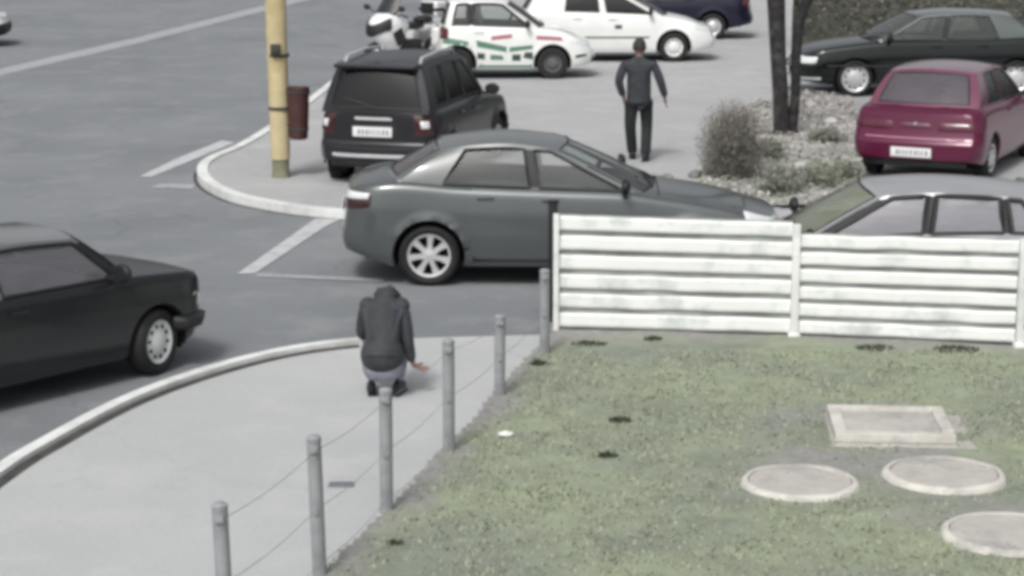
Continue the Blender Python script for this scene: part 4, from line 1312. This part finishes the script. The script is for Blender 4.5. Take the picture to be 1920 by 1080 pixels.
skin('jacket', n, e, M['jacket_slate'], pa)
n, e = [], []
chain(n, e, [(0, 0, .88, .155, .115)])
chain(n, e, [(-.09, 0, .78, .098, .1), (-.105, .0, .48, .075, .078), (-.075, .12, .06, .066, .07)], 0)
chain(n, e, [(.09, 0, .78, .098, .1), (.105, .03, .48, .075, .078), (.095, -.11, .06, .066, .07)], 0)
skin('trousers', n, e, M['trouser_black'], pa)
shoe(pa, (-.075, .12, 0), R(4)); shoe(pa, (.095, -.11, 0), R(-6))
hair(pa, (0, .03, 1.59), (0, 1, 0), M['hair'])

# crouching person on the footpath, seen from behind
P2 = G(721, 741, .05)
pb = thing('person', 'person crouching on the footpath in a charcoal jacket and pale trousers, one hand reaching out', 'person', (P2.x, P2.y, .052), R(-4))
pb.scale = (.8, 1, 1)
n, e = [], []
chain(n, e, [(0, -.12, .33, .10, .08), (0, -.07, .5, .10, .08), (0, .05, .66, .10, .06), (0, .15, .77, .06, .06), (0, .21, .76, .05, .05), (0, .27, .74, .05, .05)])
a = chain(n, e, [(-.17, .07, .66, .045, .045), (-.235, .1, .46, .042, .042), (-.15, .31, .42, .03, .028)], 2)
fingers(n, e, a, (-.15, .31, .42), (.35, 1, -.3), (1, 0, .3))
a = chain(n, e, [(.17, .07, .66, .045, .045), (.235, .0, .43, .042, .042), (.28, .03, .235, .03, .028)], 2)
fingers(n, e, a, (.28, .03, .235), (.9, .35, -.35), (0, 1, .3))
chain(n, e, [(-.11, -.08, .33, .085, .085), (-.19, .27, .46, .06, .06), (-.125, .03, .1, .042, .042)], 0)
chain(n, e, [(.11, -.08, .33, .085, .085), (.18, .27, .46, .06, .06), (.125, .03, .1, .042, .042)], 0)
skin('body', n, e, M['skin'], pb, 2, head_extra((0, .37, .69), (0, .45, -.88), Vector((0, .88, .45))))
n, e = [], []
chain(n, e, [(0, -.08, .50, .205, .155), (0, -.13, .36, .215, .17), (0, -.15, .30, .20, .165)])
chain(n, e, [(0, .03, .655, .215, .155), (0, .11, .73, .17, .11), (0, .19, .745, .09, .08)], 0)
chain(n, e, [(-.185, .06, .68, .095, .095), (-.235, .09, .46, .066, .064), (-.16, .29, .42, .05, .046)], 3)
chain(n, e, [(.185, .06, .68, .095, .095), (.235, .0, .43, .066, .064), (.275, .03, .26, .05, .046)], 3)
def collar(bm):
    ball(bm, (0, .175, .755), (.125, .13, .075), 20); ball(bm, (0, -.1, .35), (.215, .17, .16), 20)
    ball(bm, (-.165, .07, .70), (.085, .09, .07), 14); ball(bm, (.165, .07, .70), (.085, .09, .07), 14)
skin('jacket', n, e, M['jacket_char'], pb, 2, collar)
n, e = [], []
chain(n, e, [(0, -.10, .27, .09, .08)])
chain(n, e, [(-.11, -.05, .28, .08, .08), (-.19, .26, .45, .08, .08), (-.128, .03, .10, .062, .065)], 0)
chain(n, e, [(.11, -.05, .28, .08, .08), (.18, .26, .45, .08, .08), (.128, .03, .10, .062, .065)], 0)
def seat_(bm):
    ball(bm, (0, -.09, .25), (.20, .13, .125), 20)
skin('trousers', n, e, M['trouser_lilac'], pb, 2, seat_)
shoe(pb, (-.13, .03, 0), R(14)); shoe(pb, (.13, .03, 0), R(-14))
hair(pb, (0, .37, .69), (0, .45, -.88), M['hair_grey'], Vector((0, .88, .45)))

# ---------------------------------------------------------------- yellow pole and litter bin
p = G(527, 332, .08)
pole = thing('lamp_pole', 'pale yellow concrete pole standing at the tip of the paved corner', 'pole', (p.x, p.y, .08))
M['pole_y'] = mat('pole_yellow', (0.56, 0.48, 0.29), .85, var=.1, scale=4, dirt=(.48, .36, .16), dscale=1.6, bump=.2)
M['pole_d'] = mat('pole_foot', (0.22, 0.22, 0.15), .9, var=.2, scale=6)
bm = bmesh.new(); tube(bm, [(0, 0, .24), (-.03, 0, 3), (-.06, 0, 5.5), (-.08, 0, 8)], [.125, .14, .13, .1], 14); finish(bm, 'shaft', M['pole_y'], pole)
bm = bmesh.new(); tube(bm, [(0, 0, -.02), (0, 0, .1), (0, 0, .24)], [.12, .11, .11], 14); finish(bm, 'foot', M['pole_d'], pole)
bm = bmesh.new()
for z in (.9, 1.58): lathe(bm, [(.134, z - .02), (.142, z - .02), (.142, z + .02), (.134, z + .02)], 16, 'Z')
finish(bm, 'strap', M['joint'], pole)
bm = bmesh.new(); box(bm, (-.02, -.15, 1.66), (.13, .09, .15), bev=.02); tube(bm, [(-.02, -.19, 1.66), (-.02, -.215, 1.66)], .035, 12)
finish(bm, 'switch_box', M['joint'], pole)
bm = bmesh.new(); tube(bm, [(-.08, 0, 7.9), (.4, .2, 8.3), (1.3, .5, 8.45)], [.05, .04, .035], 8); box(bm, (1.5, .57, 8.45), (.55, .2, .1), rz=.35, bev=.03); finish(bm, 'lamp_arm', M['post_grey'], pole)
p2 = G(553, 332, .08)
bn = thing('litter_bin', 'dark red brown cylindrical litter bin fixed to the right of the yellow pole', 'litter bin', (p.x + .245, p.y - .03, .08 + .50))
M['bin'] = mat('bin_brown', (0.075, 0.03, 0.028), .5, var=.3, scale=5, dirt=(.03, .014, .014), dscale=3)
bm = bmesh.new()
lathe(bm, [(.001, 0), (.10, .0), (.118, .02), (.135, .35), (.145, .64), (.15, .64), (.15, .67), (.14, .675), (.132, .66), (.11, .1), (.001, .05)], 28, 'Z')
finish(bm, 'bin_body', M['bin'], bn)
bm = bmesh.new(); lathe(bm, [(.152, .60), (.156, .605), (.156, .625), (.152, .63)], 28, 'Z'); lathe(bm, [(.128, .12), (.131, .125), (.131, .15), (.129, .155)], 28, 'Z'); finish(bm, 'hoop', M['joint'], bn)
bm = bmesh.new(); box(bm, (-.14, .02, .5), (.05, .1, .05), bev=.006); box(bm, (-.125, .02, .2), (.05, .1, .05), bev=.006); finish(bm, 'bracket', M['joint'], bn)

# ---------------------------------------------------------------- white motorcycle behind the suv
p = G(762, 142, .08)
mo = thing('motorcycle', 'white and black touring motorcycle standing behind the dark suv', 'motorcycle', (p.x, p.y, .08), R(228))
mo.scale = (1.08, 1.08, 1.08)
wp = paint('motorcycle_white', (.8, .81, .82), .3)
wheel0 = None
for x_ in (-.72, .72):
    if wheel0 is None:
        bm = bmesh.new(); lathe(bm, [(.23, -.04), (.28, -.06), (.315, -.03), (.32, 0), (.315, .03), (.28, .06), (.23, .04), (.23, -.04)], 32)
        wheel0 = finish(bm, 'wheel', M['tyre'], mo)
        bm = bmesh.new(); lathe(bm, [(.235, -.03), (.235, .03), (.2, .025), (.2, -.025), (.235, -.03)], 28); lathe(bm, [(.001, -.06), (.05, -.06), (.05, .06), (.001, .06)], 14)
        for k in range(5):
            a = 2 * math.pi * k / 5; box(bm, (.12 * math.cos(a), 0, .12 * math.sin(a)), (.2, .025, .035), ry=-a)
        rim0 = finish(bm, 'rim', M['rim'], wheel0); w_ = wheel0
    else:
        w_ = wheel0.copy(); C.objects.link(w_); r_ = rim0.copy(); C.objects.link(r_); r_.parent = w_
    w_.location = (x_, 0, .32)
bm = bmesh.new(); ball(bm, (.25, 0, .86), (.30, .17, .15), 18); ball(bm, (-.5, 0, .82), (.32, .14, .10), 16); finish(bm, 'tank', wp, mo)
bm = bmesh.new()
def fair(u, v):
    a = math.pi * (u - .5) * 1.15
    w = interp([(0, .16), (.35, .27), (.7, .3), (1, .2)], v); l = interp([(0, .12), (.5, .42), (.8, .36), (1, .12)], v)
    return Vector((.42 + l * math.cos(a), w * math.sin(a) * 1.05, .42 + .72 * v))
grid(bm, fair, 20, 14); bmesh.ops.solidify(bm, geom=bm.faces[:], thickness=.02); finish(bm, 'fairing', wp, mo)
bm = bmesh.new()
for sg in (1, -1): box(bm, (.45, sg * .30, .72), (.22, .03, .26), ry=.5, bev=.012)
finish(bm, 'fairing_vent', M['trim'], mo)
bm = bmesh.new()
grid(bm, lambda u, v: (fair(lerp(.2, .8, u), lerp(.5, .78, v) + .08 * math.cos(6.28 * u)) - Vector((.42, 0, 0))) * 1.0 + Vector((.445, 0, 0)), 16, 4)
for v_ in bm.verts: v_.co.y *= 1.05
bmesh.ops.solidify(bm, geom=bm.faces[:], thickness=.006); finish(bm, 'fairing_panel', M['trim'], mo)
bm = bmesh.new(); box(bm, (-.72, 0, 1.12), (.375, .435, .05), bev=.01); finish(bm, 'top_box_band', M['trim'], mo)
bm = bmesh.new(); ball(bm, (-.12, 0, .86), (.30, .17, .07), 16); ball(bm, (-.42, 0, .95), (.2, .16, .07), 14); finish(bm, 'seat', M['trim'], mo)
bm = bmesh.new(); grid(bm, lambda u, v: Vector((.62 - .22 * v - .12 * (2*u-1)**2, (2*u-1) * (.26 - .03 * v), 1.08 + .30 * v)), 10, 6)
bmesh.ops.solidify(bm, geom=bm.faces[:], thickness=.008); finish(bm, 'windscreen', M['glass_dark'], mo)
bm = bmesh.new(); box(bm, (-.72, 0, 1.12), (.36, .42, .28), bev=.06, seg=4); finish(bm, 'top_box', wp, mo)
bm = bmesh.new(); box(bm, (-.53, 0, 1.14), (.04, .3, .2), bev=.015); finish(bm, 'backrest', M['trim'], mo)
for sg in (1, -1):
    bm = bmesh.new(); box(bm, (-.62, sg * .3, .66), (.46, .2, .34), bev=.06, seg=4); finish(bm, 'pannier', wp, mo)
    bm = bmesh.new(); tube(bm, [(.5, sg * .1, 1.05), (.42, sg * .3, 1.08), (.34, sg * .4, 1.05)], .017, 8); finish(bm, 'handlebar', M['trim'], mo)
    bm = bmesh.new(); tube(bm, [(.5, sg * .22, 1.1), (.52, sg * .38, 1.18)], .01, 6); ball(bm, (.52, sg * .42, 1.2), (.03, .085, .05), 12); finish(bm, 'mirror', M['trim'], mo)
bm = bmesh.new(); box(bm, (.0, 0, .45), (.55, .3, .36), bev=.05); finish(bm, 'engine', M['trim'], mo)
bm = bmesh.new()
for sg in (1, -1): tube(bm, [(.55, sg * .1, .95), (.72, sg * .1, .32)], .028, 8); tube(bm, [(-.1, sg * .12, .35), (-.72, sg * .12, .32)], .025, 8)
finish(bm, 'fork', M['chrome'], mo)
bm = bmesh.new(); ball(bm, (.80, 0, .86), (.04, .12, .08), 14); finish(bm, 'headlight', M['lamp'], mo)
bm = bmesh.new(); tube(bm, [(0, .12, .3), (-.1, .22, .0)], .012, 6); finish(bm, 'kickstand', M['trim'], mo)

# ---------------------------------------------------------------- planted bed, dry bush, tree, hedge
bed_px = [(1312, 352), (1318, 300), (1340, 232), (1410, 196), (1500, 178), (1590, 186), (1616, 230), (1618, 300), (1606, 352), (1570, 384), (1500, 392), (1440, 388), (1380, 372)]
BP = [G(x, y, .08) for x, y in bed_px]
bx0, bx1 = min(v.x for v in BP), max(v.x for v in BP); by0, by1 = min(v.y for v in BP), max(v.y for v in BP)
def bedz(x, y): return .115 + .05 * noise.fractal(Vector((x * 1.7, y * 1.0, 0)), 1, 2, 4)
bm = bmesh.new(); st = .09; vv2 = {}
def gv2(i, j):
    if (i, j) not in vv2:
        x, y = bx0 + i * st, by0 + j * st; vv2[(i, j)] = bm.verts.new((x, y, bedz(x, y)))
    return vv2[(i, j)]
for i in range(int((bx1 - bx0) / st)):
    for j in range(int((by1 - by0) / st)):
        x, y = bx0 + (i + .5) * st, by0 + (j + .5) * st
        if inside(x + .15 * noise.noise(Vector((x * 3, y * 3, 1))), y + .15 * noise.noise(Vector((x * 3, y * 3, 4))), BP):
            bm.faces.new((gv2(i, j), gv2(i + 1, j), gv2(i + 1, j + 1), gv2(i, j + 1)))
bmesh.ops.recalc_face_normals(bm, faces=bm.faces)
for f in bm.faces:
    if f.normal.z < 0: f.normal_flip()
me = bpy.data.meshes.new('soil_bed'); bm.to_mesh(me); bm.free()
bedm = mat('bed_soil', (.34, .335, .32), .95, var=.3, scale=4, dirt=(.45, .44, .42), dscale=1.5, bump=.6, bscale=20)
o = link('soil_bed', me, None, bedm); o['kind'] = 'structure'

def leaves(bm, c, rad, n_, size, rr, nm, flat=.3, shell=0.0, squash=1.0):
    c = Vector(c)
    for _ in range(n_):
        d = Vector((rr.gauss(0, 1), rr.gauss(0, 1), rr.gauss(0, 1))).normalized()
        q = (shell + (1 - shell) * rr.random() ** .5)
        p = c + Vector((d.x * rad[0], d.y * rad[1], d.z * rad[2])) * q
        u = Vector((rr.gauss(0, 1), rr.gauss(0, 1), rr.gauss(0, flat))).normalized(); w = u.cross(Vector((rr.gauss(0, .5), rr.gauss(0, .5), 1))).normalized()
        L, W = size * rr.uniform(.6, 1.4), size * rr.uniform(.3, .6)
        vs = [bm.verts.new(p - u * L * .5), bm.verts.new(p + w * W * .5), bm.verts.new(p + u * L * .5), bm.verts.new(p - w * W * .5)]
        f = bm.faces.new(vs); f.material_index = rr.randrange(nm)
def leafobj(bm, name, mats, parent=None):
    me = bpy.data.meshes.new(name); bm.to_mesh(me); bm.free()
    for m_ in mats: me.materials.append(m_)
    return link(name, me, parent)
LM = [mat('litter_pale', (.55, .54, .52), .9, var=.15), mat('litter_mid', (.42, .41, .39), .9, var=.15), mat('litter_dark', (.17, .17, .16), .9, var=.3), mat('litter_pink', (.50, .46, .45), .9, var=.15), mat('litter_green', (.32, .37, .27), .9, var=.2)]
rr = random.Random(5); bm = bmesh.new(); cnt = 0
while cnt < 6500:
    x, y = rr.uniform(bx0, bx1), rr.uniform(by0, by1)
    if not inside(x, y, BP): continue
    g_ = noise.noise(Vector((x * 1.6, y * .9, 2)))
    low = (y - by0) / (by1 - by0) < .38
    z = bedz(x, y) + rr.uniform(.0, .05 + .10 * max(0, g_))
    u = Vector((rr.gauss(0, 1), rr.gauss(0, 1), rr.gauss(0, .35))).normalized(); w = u.cross(Vector((rr.gauss(0, .4), rr.gauss(0, .4), 1))).normalized()
    L, W = rr.uniform(.04, .11), rr.uniform(.02, .05)
    p = Vector((x, y, z))
    f = bm.faces.new([bm.verts.new(p - u * L * .5), bm.verts.new(p + w * W * .5), bm.verts.new(p + u * L * .5), bm.verts.new(p - w * W * .5)])
    k = 2 if g_ < -.18 and rr.random() < .6 else rr.choice((0, 1, 3, 0, 1)); 
    if low and rr.random() < .55: k = 4
    f.material_index = k; cnt += 1
o = leafobj(bm, 'leaf_litter', LM); o['kind'] = 'stuff'; o['label'] = 'dry leaves and sparse ground plants covering the bed under the tree'

def twigbush(name, label, cat, px, py, rad, ntw, mats, seed, group=None, leafn=0, leafsz=.04, tw=.004):
    p = G(px, py, .1); rr = random.Random(seed)
    o = thing(name, label, cat, (p.x, p.y, .1), 0, group)
    bm = bmesh.new()
    for _ in range(ntw):
        d = Vector((rr.gauss(0, 1), rr.gauss(0, 1), abs(rr.gauss(0, 1)) * 1.1 + .1)).normalized()
        q = rr.uniform(.55, 1.05)
        end = Vector((d.x * rad[0], d.y * rad[1], d.z * rad[2])) * q
        st_ = Vector((end.x * .15, end.y * .15, 0))
        mid = st_.lerp(end, .5) + Vector((rr.gauss(0, .05), rr.gauss(0, .05), rr.gauss(.03, .04)))
        w = Vector((rr.gauss(0, 1), rr.gauss(0, 1), 0)).normalized() * tw
        pts = [st_, mid, end]
        for a, b in ((st_, mid), (mid, end)):
            f = bm.faces.new([bm.verts.new(a - w), bm.verts.new(a + w), bm.verts.new(b + w * .6), bm.verts.new(b - w * .6)]); f.material_index = rr.randrange(len(mats))
        for k in range(3):
            t_0 = rr.uniform(.3, 1); a = mid.lerp(end, t_0); b = a + Vector((rr.gauss(0, .09), rr.gauss(0, .09), rr.gauss(.05, .07)))
            f = bm.faces.new([bm.verts.new(a - w * .7), bm.verts.new(a + w * .7), bm.verts.new(b)]); f.material_index = rr.randrange(len(mats))
    leafobj(bm, 'twigs', mats, o)
    if leafn:
        bm = bmesh.new(); leaves(bm, (0, 0, rad[2] * .5), (rad[0], rad[1], rad[2] * .55), leafn, leafsz, rr, len(mats), shell=.25)
        leafobj(bm, 'foliage', mats, o)
    return o
TW = [mat('twig_a', (.26, .247, .215), .9, var=.2), mat('twig_b', (.33, .315, .275), .9, var=.2), mat('twig_c', (.15, .147, .13), .9, var=.2)]
twigbush('dry_bush', 'round grey brown dry bush left of the tree beside the saloon bonnet', 'bush', 1374, 336, (.50, .44, 1.0), 1000, TW, 31, None, 7000, .035, .004)
LG = [mat('low_a', (.20, .235, .17), .9, var=.3), mat('low_b', (.28, .30, .24), .9, var=.3), mat('low_c', (.14, .155, .12), .9, var=.3), TW[1]]
for i, (x, y, r_, h_, lab) in enumerate(((1462, 362, .34, .38, 'low grey green shrub right of the dry bush, nearest the fence'), (1530, 352, .32, .30, 'low grey green shrub in the middle of the bed'), (1585, 340, .26, .26, 'low grey green shrub close to the burgundy hatchback'), (1440, 300, .24, .3, 'low grey green shrub between the dry bush and the tree foot'), (1545, 268, .3, .22, 'low grey green shrub right of the tree foot'))):
    twigbush('low_shrub', lab, 'shrub', x, y, (r_, r_, h_), 130, LG, 40 + i, 'low shrubs in the planted bed', 800, .05)
SM = [mat('pale_stone', (.5, .49, .48), .9, var=.15, bump=.4)]
for i, (x, y, s_, lab) in enumerate(((1252, 337, .10, 'dark round stone at the left end by the saloon windscreen'), (1303, 330, .09, 'dark stone just left of the dry bush'), (1432, 268, .11, 'pale stone left of the tree foot'), (1500, 322, .1, 'pale stone in the middle of the planted bed'), (1558, 238, .12, 'pale stone behind the tree foot on the right'), (1520, 205, .1, 'pale stone at the back of the planted bed'))):
    p = G(x, y, .1); bm = bmesh.new(); ball(bm, (0, 0, 0), (s_, s_ * .8, s_ * .6), 12)
    for v in bm.verts: v.co *= 1 + .25 * noise.noise(v.co * 14 + Vector((i * 5, 0, 0)))
    o = finish(bm, 'stone', M['stone_dark'] if i < 2 else SM[0], angle=60); o.location = (p.x, p.y, .12 + (0 if i < 2 else .05)); tag(o, lab, 'stone', 'stones in the planted bed')

p = G(1470, 252, .1)
tr = thing('tree', 'dark tree with two stems rising from the planted bed', 'tree', (p.x, p.y, .1))
k_ = 1 / 123.0
def stem(pts, rads, name='trunk', parent=tr):
    bm = bmesh.new(); tube(bm, pts, rads, 12)
    for v in bm.verts:
        q = 1 + .12 * noise.noise(Vector((v.co.x * 6, v.co.y * 6, v.co.z * 3))); c_ = None
        v.co.x += .02 * noise.noise(v.co * 5); v.co.y += .02 * noise.noise(v.co * 5 + Vector((9, 0, 0)))
    return finish(bm, name, M['bark'], parent, angle=80)
s1 = stem([(-.05, 0, -.08), (-.04, 0, .08), (-.07, 0, .6), (-.12, 0, 1.2), (-.17, 0, 2.0), (-.22, .05, 3.0), (-.4, .1, 4.2), (-.5, 0, 5.6)], [.17, .12, .115, .118, .13, .12, .09, .05])
s2 = stem([(.12, .08, -.08), (.14, .1, .1), (.165, .1, .6), (.17, .1, 1.2), (.2, .1, 1.7), (.42, .1, 2.3), (.75, .15, 3.2), (1.0, .2, 4.6)], [.12, .085, .08, .078, .078, .075, .065, .03])
rr = random.Random(8)
tips = []
for (base, d0, n_) in (((-.25, .05, 3.0), Vector((-.6, .2, 1)), 9), ((.7, .15, 3.0), Vector((.7, 0, 1)), 8)):
    bmx = bmesh.new()
    for k in range(n_):
        a = Vector(base) + Vector((rr.uniform(-.1, .1), 0, rr.uniform(0, 1.8)))
        d = (d0 + Vector((rr.gauss(0, .9), rr.gauss(0, .9), rr.uniform(-.2, .6)))).normalized(); L = rr.uniform(.9, 1.9)
        pts = [a, a + d * L * .5 + Vector((0, 0, .1)), a + d * L + Vector((0, 0, .35))]
        tube(bmx, pts, [.035, .022, .008], 6); tips.append(pts[2]); tips.append(pts[1])
        for q in range(4):
            b0 = pts[1].lerp(pts[2], rr.random()); b1 = b0 + Vector((rr.gauss(0, .35), rr.gauss(0, .35), rr.uniform(0, .5))); tube(bmx, [b0, b1], [.01, .003], 4); tips.append(b1)
    finish(bmx, 'limbs', M['bark'], tr, angle=80)
bm = bmesh.new()
for tp in tips: leaves(bm, tp, (.35, .35, .25), 28, .06, rr, 3)
leafobj(bm, 'crown', [mat('leaf_a', (.08, .11, .05), .7), mat('leaf_b', (.11, .14, .07), .7), mat('leaf_c', (.06, .08, .04), .7)], tr)

# hedge on the bank behind the dark green saloon
p = G(1490, 84, .08); q = G(2260, 84, .08)
hd = thing('hedge', 'rough grey olive hedge running behind the dark green saloon', 'hedge', (p.x, p.y, .08))
L = q.x - p.x
bm = bmesh.new()
def hcore(u, v):
    a = math.pi * v
    x = L * u; n1 = noise.noise(Vector((x * .8, v * 2, 3))) * .25
    return Vector((x, -.55 * math.cos(a) * (1 + n1), max(0, 1.25 * math.sin(a) ** .6 * (1 + n1))))
grid(bm, hcore, 70, 14); finish(bm, 'branches', mat('hedge_inner', (.07, .072, .06), .95, var=.4, scale=6), hd)
bm = bmesh.new(); rr = random.Random(3)
for _ in range(16000):
    c_ = hcore(rr.random(), rr.uniform(0, .75)); c_ = Vector((c_.x, c_.y, c_.z)) + Vector((rr.gauss(0, .07), rr.gauss(-.02, .08), rr.gauss(.02, .08)))
    leaves(bm, c_, (.01, .01, .01), 1, .07, rr, 4)
leafobj(bm, 'foliage', [mat('hedge_a', (.15, .155, .12), .85), mat('hedge_b', (.21, .21, .175), .85), mat('hedge_c', (.10, .11, .085), .85), mat('hedge_d', (.27, .26, .23), .85)], hd)
